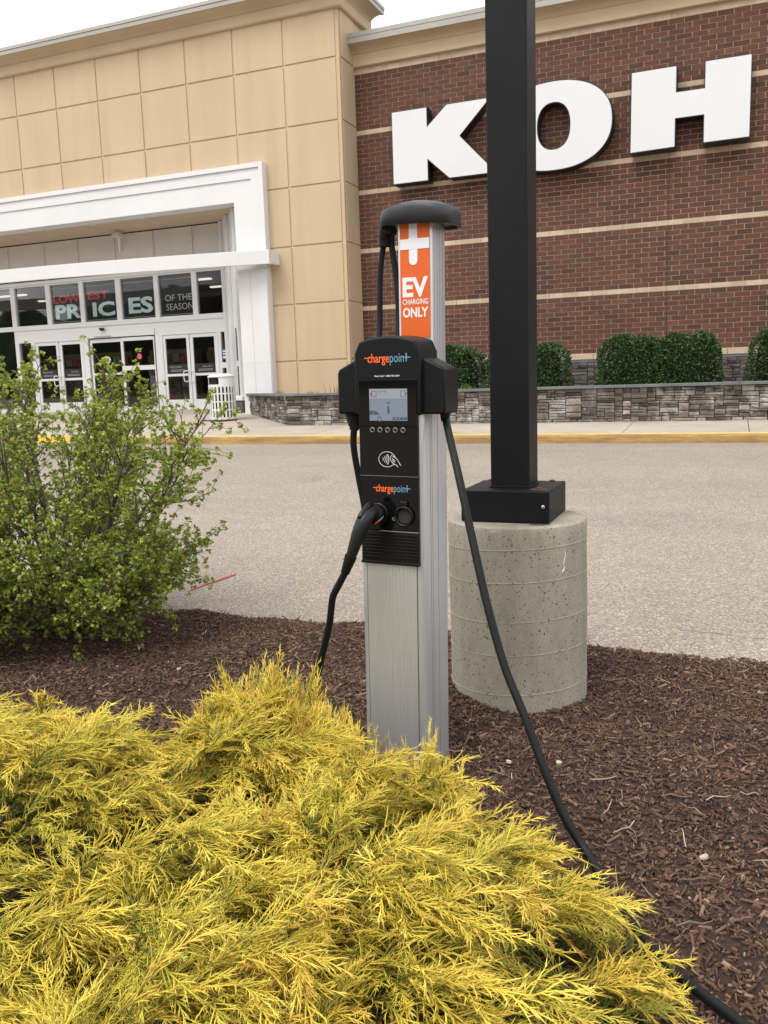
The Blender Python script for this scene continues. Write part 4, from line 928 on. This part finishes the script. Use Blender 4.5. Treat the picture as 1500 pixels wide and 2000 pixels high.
for k in range(5):
    x = -.0495+.0248*k
    o = MB().lathe([(.0078, 0), (.0078, .003), (.0062, .0042), (.0055, .003), (0.0008, .0026)], 24).build('button', 'zinc', CH, smooth=True); o.location = (x, -.0131, 1.107); o.rotation_euler = (math.pi/2, 0, 0)
    o = MB().lathe([(.0054, .003), (.005, .0036), (.0008, .0042)], 20).build('button_key', 'satin_black', CH, smooth=True); o.location = (x, -.0132, 1.107); o.rotation_euler = (math.pi/2, 0, 0)
# contactless mark
py = -.0132
ov = [(-.004+.0275*math.cos(a), 1.020+.0225*math.sin(a)) for a in [math.radians(12+(330-12)*i/40) for i in range(41)]]
MB().tube([(x, py, z) for x, z in ov], .00075, 5).build('contactless_mark', 'print_white', CH)
for r_ in (.008, .014, .020, .026):
    MB().tube([(x, py, z) for x, z in arc(-.0245, 1.020, r_, -36, 36, 8)], .0009 if r_ < .022 else .0013, 5).build('contactless_mark', 'print_white', CH)
for pts in ([(.006, 1.027), (.011, 1.0325), (.018, 1.028), (.027, 1.022), (.034, 1.012), (.040, 1.002)], [(.006, 1.027), (.007, 1.018), (.014, 1.009), (.018, 1.005), (.025, 1.004), (.031, .998)], [(.011, 1.025), (.017, 1.019), (.022, 1.017)], [(.013, 1.018), (.0175, 1.0135), (.022, 1.012)]):
    MB().tube([(x, py, z) for x, z in pts], .0008, 5).build('contactless_mark', 'print_white', CH)
# logos
def logo(x0, x1, z0, z1, y):
    w_ = x1-x0; zm = z0+(z1-z0)*.56
    box('logo_dash', 'logo_orange', CH, x0, x0+w_*.085, y-.0008, y, zm-(z1-z0)*.05, zm+(z1-z0)*.05)
    text('logo_text', 'charge', 'logo_orange', CH, x0+w_*.075, x0+w_*.545, z0-(z1-z0)*.22, z1, y, .012)
    text('logo_text', 'poin', 'logo_blue', CH, x0+w_*.56, x0+w_*.86, z0-(z1-z0)*.22, z1-(z1-z0)*.02, y, .0)
    box('logo_plus', 'logo_blue', CH, x0+w_*.90, x0+w_*.925, y-.0008, y, z0+(z1-z0)*.14, z1); box('logo_plus', 'logo_blue', CH, x0+w_*.84, x1, y-.0009, y-.0001, zm-(z1-z0)*.05, zm+(z1-z0)*.05)
logo(-.072, .076, 1.300, 1.328, -.0142); logo(-.052, .070, .921, .945, -.0131)
text('help_text', 'Need help? 1-888-758-4389', 'print_white', CH, -.040, .041, 1.260, 1.266, -.0142, .005)
# holsters
o = MB().lathe([(.031, 0), (.031, .010), (.026, .012), (.024, .004), (.022, -.001)], 28).build('holster', 'satin_black', CH, smooth=True); o.location = (.050, -.0125, .852); o.rotation_euler = (math.pi/2, 0, 0)
o = MB().lathe([(.0215, 0), (.0215, .0006)], 24).build('holster_hole', 'dark_gap', CH); o.location = (.050, -.0133, .852); o.rotation_euler = (math.pi/2, 0, 0)
box('holster_latch', 'satin_black', CH, .038, .062, -.022, -.0125, .882, .898, bevel=.003)
o = MB().lathe([(.033, 0), (.033, .010), (.027, .012), (.026, .004), (.024, -.001)], 28).build('holster', 'satin_black', CH, smooth=True); o.location = (-.035, -.0125, .857); o.rotation_euler = (math.pi/2, 0, 0)
ring(MB(), arc(.0145, .842, .0055, 0, 360, 14)[:-1], arc(.0145, .842, .0045, 0, 360, 14)[:-1], -.0138, -.0131).build('certification_mark', 'print_grey', CH)
text('certification_mark', 'UL', 'print_grey', CH, .0115, .0175, .839, .845, -.0132, .0)

# ---- hanging connector with its cable (left)
cn = tag(empty('charging_connector', wl((-.035, -.03, .857))), 'dark grey plug handle in the left holster, cable drooping into the gold shrub', 'plug')
o0 = Vector(cn.location)
def CN(pts): return [tuple(wl(p)-o0) for p in pts]
hp = [(-.030, -.018, .858), (-.031, -.045, .866), (-.034, -.075, .866), (-.040, -.100, .850), (-.050, -.112, .820), (-.062, -.116, .785), (-.073, -.116, .756), (-.080, -.115, .741)]
hr = [.020, .0205, .0215, .0225, .0215, .019, .0165, .015]
pp = catmull(hp, 6); rr_ = list(np.interp(np.linspace(0, 7, len(pp)), range(8), hr))
MB().tube(CN(pp), rr_, 18).build('handle', 'handle_grey', cn, smooth=True)
MB().tube(CN([(-.034, -.020, .857), (-.034, -.062, .861)]), [.029, .027], 20).build('plug_nose', 'black_plastic', cn, smooth=True)
bt = catmull([(-.033, -.060, .893), (-.036, -.085, .888), (-.043, -.108, .870), (-.047, -.120, .855)], 4)
MB().tube(CN(bt), [.005]+[.009]*(len(bt)-2)+[.005], 10).build('release_button', 'satin_black', cn, smooth=True)
z0 = Vector((-.080, -.115, .741)); dr = (Vector((-.103, -.110, .690))-z0)
for k in range(5):
    c = z0+dr*(k*.22); MB().tube(CN([c, c+dr*.14]), [.0185-.0012*k, .0178-.0012*k], 16).build('boot_rib', 'rubber', cn)
MB().tube(CN([z0, z0+dr*1.02]), [.0155, .012], 14).build('boot', 'rubber', cn, smooth=True)
cb = [z0+dr*.95, (-.125, -.105, .655), (-.152, -.098, .612), (-.164, -.09, .575), (-.182, -.075, .51), (-.212, -.06, .43), (-.258, -.04, .30), (-.292, -.03, .20), (-.315, -.03, .11), (-.34, -.06, .055), (-.40, -.15, .05)]
MB().tube(CN(catmull(cb, 8)), .0108, 12).build('cable', 'rubber', cn, smooth=True)
b1 = wl((-.020, -.075, .838))-o0
t_ = text('logo_text', 'charge', 'logo_orange', cn, -.018, .004, -.003, .004, 0, .02); t_.location = Vector(wl((-.004, -.074, .846))-o0); t_.rotation_euler = (0, -math.radians(38), -math.radians(3.5))
t_ = text('logo_text', 'poin+', 'logo_blue', cn, .005, .020, -.003, .004, 0, .0); t_.location = Vector(wl((-.004, -.074, .846))-o0); t_.rotation_euler = (0, -math.radians(38), -math.radians(3.5))
# ---- cord running down behind the left side of the post
MB().tube(catmull([(-.148, .06, 1.12), (-.158, .07, 1.05), (-.153, .09, .95), (-.145, .11, .85), (-.137, .13, .72), (-.125, .16, .58), (-.118, .18, .40), (-.125, .20, .2), (-.14, .22, .02)], 8), .0105, 12).build('down_cord', 'rubber', CH, smooth=True)
# ---- the long cable in use, hanging from the right shoulder and lying on the mulch
p0 = wl((.148, .07, 1.14)); pd_ = ray(1148, 1668); pend = Vector((0, 0, CAM_H))+pd_*(-(CAM_H-.085)/pd_.z)
track = [(882, 870), (896, 930), (922, 1050), (950, 1175), (985, 1300), (1025, 1400), (1062, 1500), (1105, 1600)]
pts = [p0]
for i, (x, y) in enumerate(track):
    t = (i+1)/(len(track)+1); yy = p0.y+(pend.y-p0.y)*t-.05*math.sin(math.pi*t); d = ray(x, y); k = yy/d.y; pts.append(Vector((d.x*k, yy, CAM_H+d.z*k)))
pts.append(pend)
for px_, py_ in ((1200, 1742), (1252, 1815), (1304, 1884), (1372, 1944), (1445, 2003), (1560, 2090)):
    d = ray(px_, py_); k = -(CAM_H-.07)/d.z; x, y = d.x*k, d.y*k; pts.append(Vector((x, y, float(mulch_h(x, y))+.028)))
pts += [Vector((.45, 1.15, .07)), Vector((.8, .7, .07))]
cb = tag(empty('charging_cable', (pend.x, pend.y, 0)), 'black charging cable slanting past the concrete footing down to the mulch', 'cable')
cpts = catmull(pts, 8); MB().tube([p-Vector((pend.x, pend.y, 0)) for p in cpts], .0112, 12).build('sheath', 'rubber', cb, smooth=True)

# ================================================================== shrubs
def stamp(tv, tf, attrs, mats, pos, extra):     # copy a template (verts, faces) by matrices
    n = len(mats); V = np.einsum('nij,vj->nvi', mats, tv)+pos[:, None, :]; F = (tf[None]+len(tv)*np.arange(n)[:, None, None]).reshape(-1, tf.shape[1])
    return V.reshape(-1, 3), F, {k: np.tile(a, n) for k, a in attrs.items()} | {k: np.repeat(e, len(tv)) for k, e in extra.items()}
def thread_template(seed, L, upright=False):
    r = np.random.default_rng(seed); V = []; F = []; A = []
    def seg(pts, r0, r1, a0, a1):                # three-sided, tapering to a point
        k = len(V); P = np.array(pts); n = len(P)
        for i in range(n-1):
            t = P[i+1]-P[max(i-1, 0)]; t = t/np.linalg.norm(t); u = np.cross(t, (.3, .2, .93)); u /= np.linalg.norm(u)+1e-9; w_ = np.cross(t, u); rad = r0+(r1-r0)*i/(n-1)
            for j in range(3): a = 2*np.pi*j/3; V.append(P[i]+(u*np.cos(a)+w_*np.sin(a))*rad); A.append(a0+(a1-a0)*i/(n-1))
        V.append(P[-1]); A.append(a1); e = len(V)-1
        for i in range(n-2):
            for j in range(3): q = (k+i*3+j, k+i*3+(j+1) % 3, k+(i+1)*3+(j+1) % 3, k+(i+1)*3+j); F.append(q[:3]); F.append((q[0], q[2], q[3]))
        for j in range(3): F.append((k+(n-2)*3+j, k+(n-2)*3+(j+1) % 3, e))
    up, dn = (.45, .10) if upright else (.30, .55)
    ph = r.uniform(0, 6); ax = lambda t: np.array([L*.97*t, L*.07*np.sin(3.5*t+ph)-L*.07*np.sin(ph), L*(up*t-dn*t*t)])
    seg([ax(t) for t in (0, .3, .6, .82, 1)], .0017, .0012, 0., 1.)
    nb = 16
    for i in range(nb):
        t = .05+.82*i/nb+r.uniform(-.02, .02); p = ax(t); tg = ax(t+.03)-p; tg /= np.linalg.norm(tg); sd_ = np.array([0, 1 if i % 2 else -1, 0])+r.normal(0, .38, 3)
        ln = L*(.30*(1-t)**.8+.07)*r.uniform(.6, 1.35); d = tg*r.uniform(.8, 1.2)+sd_*r.uniform(.30, .62)+np.array([0, 0, .14]); d /= np.linalg.norm(d); drop = np.array([0, 0, -1])*r.uniform(.0, .55)
        bp = lambda s: p+d*ln*s+drop*ln*s*s*.8
        a0 = .10+.55*t; a1 = min(1, .50+.55*t)
        seg([bp(s) for s in (0, .5, 1.)], .0014, .0012, a0, a1)
        for q in range(3 if ln > .028 else 1):
            s = .22+.6*q/3+r.uniform(0, .12); o_ = bp(s); e = d*r.uniform(.8, 1.2)+r.normal(0, .45, 3)+drop*.3; e /= np.linalg.norm(e); l2 = r.uniform(.010, .022)
            b0 = a0+(a1-a0)*s; seg([o_, o_+e*l2], .0014, .0012, b0, min(1, b0+.3))
    return np.array(V, np.float32), np.array(F, np.int32), np.array(A, np.float32)
TPL = [thread_template(k, .10+.019*(k % 7)) for k in range(24)]; TPU = [thread_template(40+k, .22+.02*k, True) for k in range(4)]
def mound(cx, cy, rx, ry, Hh, pw=.55):
    def h(x, y):
        q = np.clip(1-((x-cx)/rx)**2-((y-cy)/ry)**2, 0, 1); return Hh*q**pw*(1+.10*np.sin(x*9+cx*7)*np.sin(y*8+1)+.06*np.sin(x*17+y*13))
    return h
def gold_shrub(lab, cx, cy, rx, ry, Hh, n, seed, others=(), tall=None):
    r = np.random.default_rng(seed); sh = tag(empty('gold_cypress', (cx, cy, 0)), lab, 'shrub', None); h = mound(cx, cy, rx, ry, Hh)
    Vs, Fs, As, Ts, off = [], [], [], [], 0
    # plumes: arching branchlets that sweep out of the mound, each carrying a fan of thread-like shoots
    npl = n; a = r.uniform(0, 2*np.pi, npl*3); q = np.sqrt(r.uniform(0, 1.0, npl*3)); tx_ = cx+np.cos(a)*rx*q; ty_ = cy+np.sin(a)*ry*q; tz_ = h(tx_, ty_); keep = np.ones(len(a), bool)
    for o_ in others: keep &= (o_(tx_, ty_) < tz_+.05)
    tx_, ty_, tz_ = tx_[keep][:npl], ty_[keep][:npl], tz_[keep][:npl]; npl = len(tx_); e = .03
    gxn = -(h(tx_+e, ty_)-h(tx_-e, ty_))/(2*e); gyn = -(h(tx_, ty_+e)-h(tx_, ty_-e))/(2*e); gm = np.clip(np.hypot(gxn, gyn), 0, 2)
    vx, vy = gxn*.9+.5+r.normal(0, .5, npl), gyn*.9-.05+r.normal(0, .5, npl); paz = np.arctan2(vy, vx); Lp = r.uniform(.15, .34, npl); lift = r.uniform(-.065, .05, npl); ptint = np.clip(r.normal(.5, .2, npl), 0, .88)
    ns = 20; pi_ = np.repeat(np.arange(npl), ns); n = len(pi_); t = np.tile(np.linspace(.04, 1, ns), npl)+r.uniform(-.04, .04, n); side = np.where(np.arange(n) % 2 == 0, 1, -1)
    L_ = Lp[pi_]; back = L_*(1-t); slope = gm[pi_]
    x0 = tx_[pi_]-np.cos(paz[pi_])*back; y0 = ty_[pi_]-np.sin(paz[pi_])*back
    zz = tz_[pi_]+lift[pi_]-.02-.55*L_*(1-t)**1.5+.12*L_*np.sin(np.pi*np.clip(t, 0, 1))+np.minimum(h(x0, y0)-tz_[pi_], .0)*.2+r.normal(0, .012, n); zz = np.maximum(zz, .02)
    az = paz[pi_]+side*r.uniform(.10, .75, n)*(1.05-.65*t)+r.normal(0, .12, n); pitch = .50*(1-t)+.12-.16*slope*t+r.normal(0, .24, n)
    sc = r.uniform(.62, 1.05, n)*(.80+.35*np.sin(np.pi*np.clip(t, 0, 1))); roll = side*.35+r.normal(0, .35, n); tpl = r.integers(0, len(TPL), n)
    ag = np.clip(.50+.60*t+r.normal(0, .08, n), .2, 1.0); tint = np.clip(ptint[pi_]+r.normal(0, .08, n), 0, .9); tint = np.where((t < .35) & (r.uniform(0, 1, n) < .18), r.uniform(.9, 1, n), tint)
    # older green shoots inside
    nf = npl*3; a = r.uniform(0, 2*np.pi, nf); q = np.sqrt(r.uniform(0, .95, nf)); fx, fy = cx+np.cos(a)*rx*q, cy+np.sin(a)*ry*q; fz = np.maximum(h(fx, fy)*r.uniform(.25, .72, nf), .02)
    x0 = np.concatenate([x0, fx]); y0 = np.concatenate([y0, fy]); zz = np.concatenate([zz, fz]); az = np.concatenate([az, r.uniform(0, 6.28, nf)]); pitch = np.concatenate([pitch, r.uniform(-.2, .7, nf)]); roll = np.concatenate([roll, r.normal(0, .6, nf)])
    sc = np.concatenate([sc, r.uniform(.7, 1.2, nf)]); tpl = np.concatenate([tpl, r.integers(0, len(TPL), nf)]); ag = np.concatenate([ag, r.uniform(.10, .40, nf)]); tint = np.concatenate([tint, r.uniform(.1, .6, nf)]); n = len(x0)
    dpx = (x0*CAM_R.x+y0*CAM_R.y+(zz-CAM_H)*CAM_R.z)/np.maximum(x0*CAM_F.x+y0*CAM_F.y+(zz-CAM_H)*CAM_F.z, .05)*FPX+750      # thinner where the photograph cannot see
    kp = (dpx > -120) | (r.uniform(0, 1, n) < .30); x0, y0, zz, az, pitch, roll, sc, tpl, ag, tint = [v[kp] for v in (x0, y0, zz, az, pitch, roll, sc, tpl, ag, tint)]; n = len(x0)
    def mats(az, pitch, roll, sc):
        ca, sa, cp, sp, cr, sr = np.cos(az), np.sin(az), np.cos(pitch), np.sin(pitch), np.cos(roll), np.sin(roll); m_ = np.zeros((len(az), 3, 3)); 
        X_ = np.stack([ca*cp, sa*cp, sp], 1); Yv = np.stack([-sa, ca, 0*sa], 1); Zv = np.cross(X_, Yv)
        m_[:, :, 0] = X_; m_[:, :, 1] = Yv*cr[:, None]+Zv*sr[:, None]; m_[:, :, 2] = Zv*cr[:, None]-Yv*sr[:, None]; return m_*sc[:, None, None]
    def put(T, sel, pos, mm, ag, ti):
        nonlocal off
        reach = float(np.abs(T[0][:, 0]).max()); tipx = pos[:, 0]+cx+mm[:, 0, 0]*reach+mm[:, 0, 2]*reach*.3; tipy = pos[:, 1]+cy+mm[:, 1, 0]*reach+mm[:, 1, 2]*reach*.3
        lim = 2.11-.52*np.clip(tipx+.80, 0, 1); ok = (tipy < np.where(tipx > -.88, lim, 2.30)); pos, mm, ag, ti = pos[ok], mm[ok], ag[ok], ti[ok]   # clear of the mulch beside and behind the post
        if not len(pos): return
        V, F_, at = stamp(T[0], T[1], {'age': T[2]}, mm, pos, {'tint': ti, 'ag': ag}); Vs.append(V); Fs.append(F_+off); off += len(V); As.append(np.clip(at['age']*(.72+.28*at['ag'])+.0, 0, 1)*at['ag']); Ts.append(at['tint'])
    mm = mats(az, pitch, roll, sc); pos = np.stack([x0-cx, y0-cy, zz], 1)
    for k, T in enumerate(TPL):
        s = tpl == k; put(T, s, pos[s], mm[s], ag[s], tint[s])
    for tx, ty, tn, spd, tz in (tall or ()):
        xx = tx+np.clip(r.normal(0, spd, tn), -1.6*spd, 1.6*spd); yy = ty+np.clip(r.normal(0, spd*.8, tn), -1.3*spd, 1.3*spd); az2 = np.arctan2(yy-ty, xx-tx)+r.normal(0, .6, tn); pt = r.uniform(1.0, 1.4, tn); z2 = np.maximum(h(xx, yy)*.3, .03)+tz*.8*r.uniform(0, 1, tn)**.7*np.exp(-((xx-tx)**2+(yy-ty)**2)/(2*(spd*1.1)**2))
        mm2 = mats(az2, pt, r.normal(0, .35, tn), r.uniform(.55, .95, tn)); ps = np.stack([xx-cx, yy-cy, z2], 1); tk = r.integers(0, 4, tn); ti = np.where(r.uniform(0, 1, tn) < .25, r.uniform(.88, 1, tn), r.uniform(.3, .8, tn))
        for k in range(4): s = tk == k; put(TPU[k], s, ps[s], mm2[s], np.clip(.72+r.normal(0, .15, s.sum()), .35, 1), ti[s])
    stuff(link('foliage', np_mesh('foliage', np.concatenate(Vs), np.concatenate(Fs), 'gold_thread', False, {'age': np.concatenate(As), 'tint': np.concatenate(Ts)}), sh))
    for k in range(12):                          # woody limbs from the base
        a_ = k*math.pi/6+r.uniform(-.2, .2); rr2 = r.uniform(.45, .8); ex, ey = math.cos(a_)*rx*rr2, math.sin(a_)*ry*rr2; ez = float(h(cx+ex, cy+ey))*.78
        MB().tube(catmull([(0, 0, -.02), (ex*.3, ey*.3, ez*.45), (ex*.7, ey*.7, ez*.85), (ex, ey, ez)], 4), list(np.linspace(.011, .003, 13)), 6).build('limb', 'twig', sh)
    return h
G = [(-1.72, 1.20, .84, .80, .49), (-.640, 1.24, .615, .76, .40), (-1.17, 1.84, .37, .32, .37)]
hs = [mound(*g) for g in G]
gold_shrub('large golden threadleaf shrub mounded left of the drooping plug cable', *G[0], 185, 3, [hs[1], hs[2]])
gold_shrub('golden threadleaf shrub spreading in front of the post towards the cable on the mulch', *G[1], 150, 4, [hs[0], hs[2]], tall=[(-.70, 1.94, 70, .045, .20)])
gold_shrub('smaller golden threadleaf shrub with upright brownish tuft where the plug cable lands', *G[2], 48, 5, [hs[0], hs[1]], tall=[(-1.15, 2.02, 260, .085, .29), (-1.27, 1.99, 180, .08, .24), (-1.03, 2.02, 90, .07, .20), (-.93, 2.0, 60, .06, .14)])

# ---- leafy green shrub
def green_shrub():
    r = np.random.default_rng(12); c = np.array([-3.17, 3.34, 0.]); sh = tag(empty('leafy_shrub', tuple(c)), 'many stemmed shrub with small fresh green leaves at the edge of the mulch', 'shrub')
    tips = []; twigs = MB(); R3 = np.array([1.06, .86, .60]); C3 = np.array([0, 0, .92])
    def to_crown(d):                              # distance from base to the crown outline along d
        dn = d/R3; o_ = -C3/R3; b = np.dot(dn, o_); a = np.dot(dn, dn); cc = np.dot(o_, o_)-1
        return (-b+math.sqrt(max(b*b-a*cc, 0)))/a
    def path(p, d, L, k, curve, wob):
        pts = [p]; d = d/np.linalg.norm(d)
        for i in range(k): d = d+curve/k+r.normal(0, wob, 3); d /= np.linalg.norm(d); pts.append(pts[-1]+d*L/k)
        return pts, d
    for s in range(48):
        a = 2*math.pi*s/48*5.0+r.uniform(-.3, .3); inc = math.radians(r.uniform(6, 66)) if s % 4 else math.radians(r.uniform(52, 66)); d = np.array([math.cos(a)*math.sin(inc), math.sin(a)*math.sin(inc), math.cos(inc)])
        L = to_crown(d)*r.uniform(.80, .97); p0 = np.array([math.cos(a)*.10, math.sin(a)*.10, .0])*r.uniform(.2, 1.2)
        pts, dd = path(p0, d*np.array([.8, .8, 1.]), L, 8, np.array([d[0]*.3, d[1]*.3, .12]), .05); r0 = r.uniform(.007, .016)
        MB().tube(pts, list(np.linspace(r0, r0*.25, 9)), 7).build('stem', 'bark', sh, smooth=True)
        for b in range(16):
            t = (.34+.66*b/16)+r.uniform(-.03, .03); i = min(int(t*8), 7); f = t*8-i; q = pts[i]*(1-f)+pts[i+1]*f; tg = pts[i+1]-pts[i]; tg /= np.linalg.norm(tg)
            out = (q-np.array([0, 0, .45])); out /= np.linalg.norm(out)+1e-6
            d2 = tg*.8+r.normal(0, .55, 3)+out*.35+np.array([0, 0, .12]); d2 /= np.linalg.norm(d2); L2 = r.uniform(.12, .34)*(1.15-.5*t)
            p2, d2e = path(q, d2, L2, 4, np.array([0, 0, .25]), .10); twigs.tube(p2, list(np.linspace(.0042, .0016, 5)), 4, False)
            for j in range(5):
                tt = .25+.75*j/4; k2 = min(int(tt*4), 3); f2 = tt*4-k2; q2 = p2[k2]*(1-f2)+p2[k2+1]*f2
                d3 = d2e*.7+r.normal(0, .6, 3)+np.array([0, 0, .2]); p3, d3e = path(q2, d3, r.uniform(.05, .14), 2, np.zeros(3), .12); twigs.tube(p3, [.0018, .0015, .001], 3, False)
                tips.append((p3[2], d3e)); tips.append((p3[1], d3e))
    stuff(twigs.build('twigs', 'twig', sh))
    # lobed leaves in small clusters at the twig ends
    lv = np.array([(0, 0, 0), (.30, .26, .05), (.36, .62, .10), (.58, .30, .04), (.72, .36, .08), (1.0, 0, -.05), (.72, -.36, .08), (.58, -.30, .04), (.36, -.62, .10), (.30, -.26, .05)])
    lf = np.array([(0, 1, 2), (0, 2, 3), (0, 3, 5), (0, 5, 7), (0, 7, 8), (0, 8, 9)])
    P = np.array([t[0] for t in tips]); D = np.array([t[1] for t in tips]); rep = 13; P = np.repeat(P, rep, 0); D = np.repeat(D, rep, 0); n = len(P)
    keep = r.uniform(0, 1, n) < .85; P, D = P[keep], D[keep]; n = len(P)
    d = D*.5+r.normal(0, .7, (n, 3))+np.array([0, 0, .1]); d /= np.linalg.norm(d, axis=1)[:, None]; nrm = np.array([0, 0, 1.])+r.normal(0, .55, (n, 3)); y = np.cross(nrm, d); y /= np.linalg.norm(y, axis=1)[:, None]; z = np.cross(d, y)
    mm = np.stack([d, y, z], 2)*r.uniform(.008, .023, n)[:, None, None]
    V, F_, _ = stamp(lv, lf, {}, mm, P+d*.006, {})
    stuff(link('leaves', np_mesh('leaves', V, F_, 'young_leaf'), sh))
green_shrub()
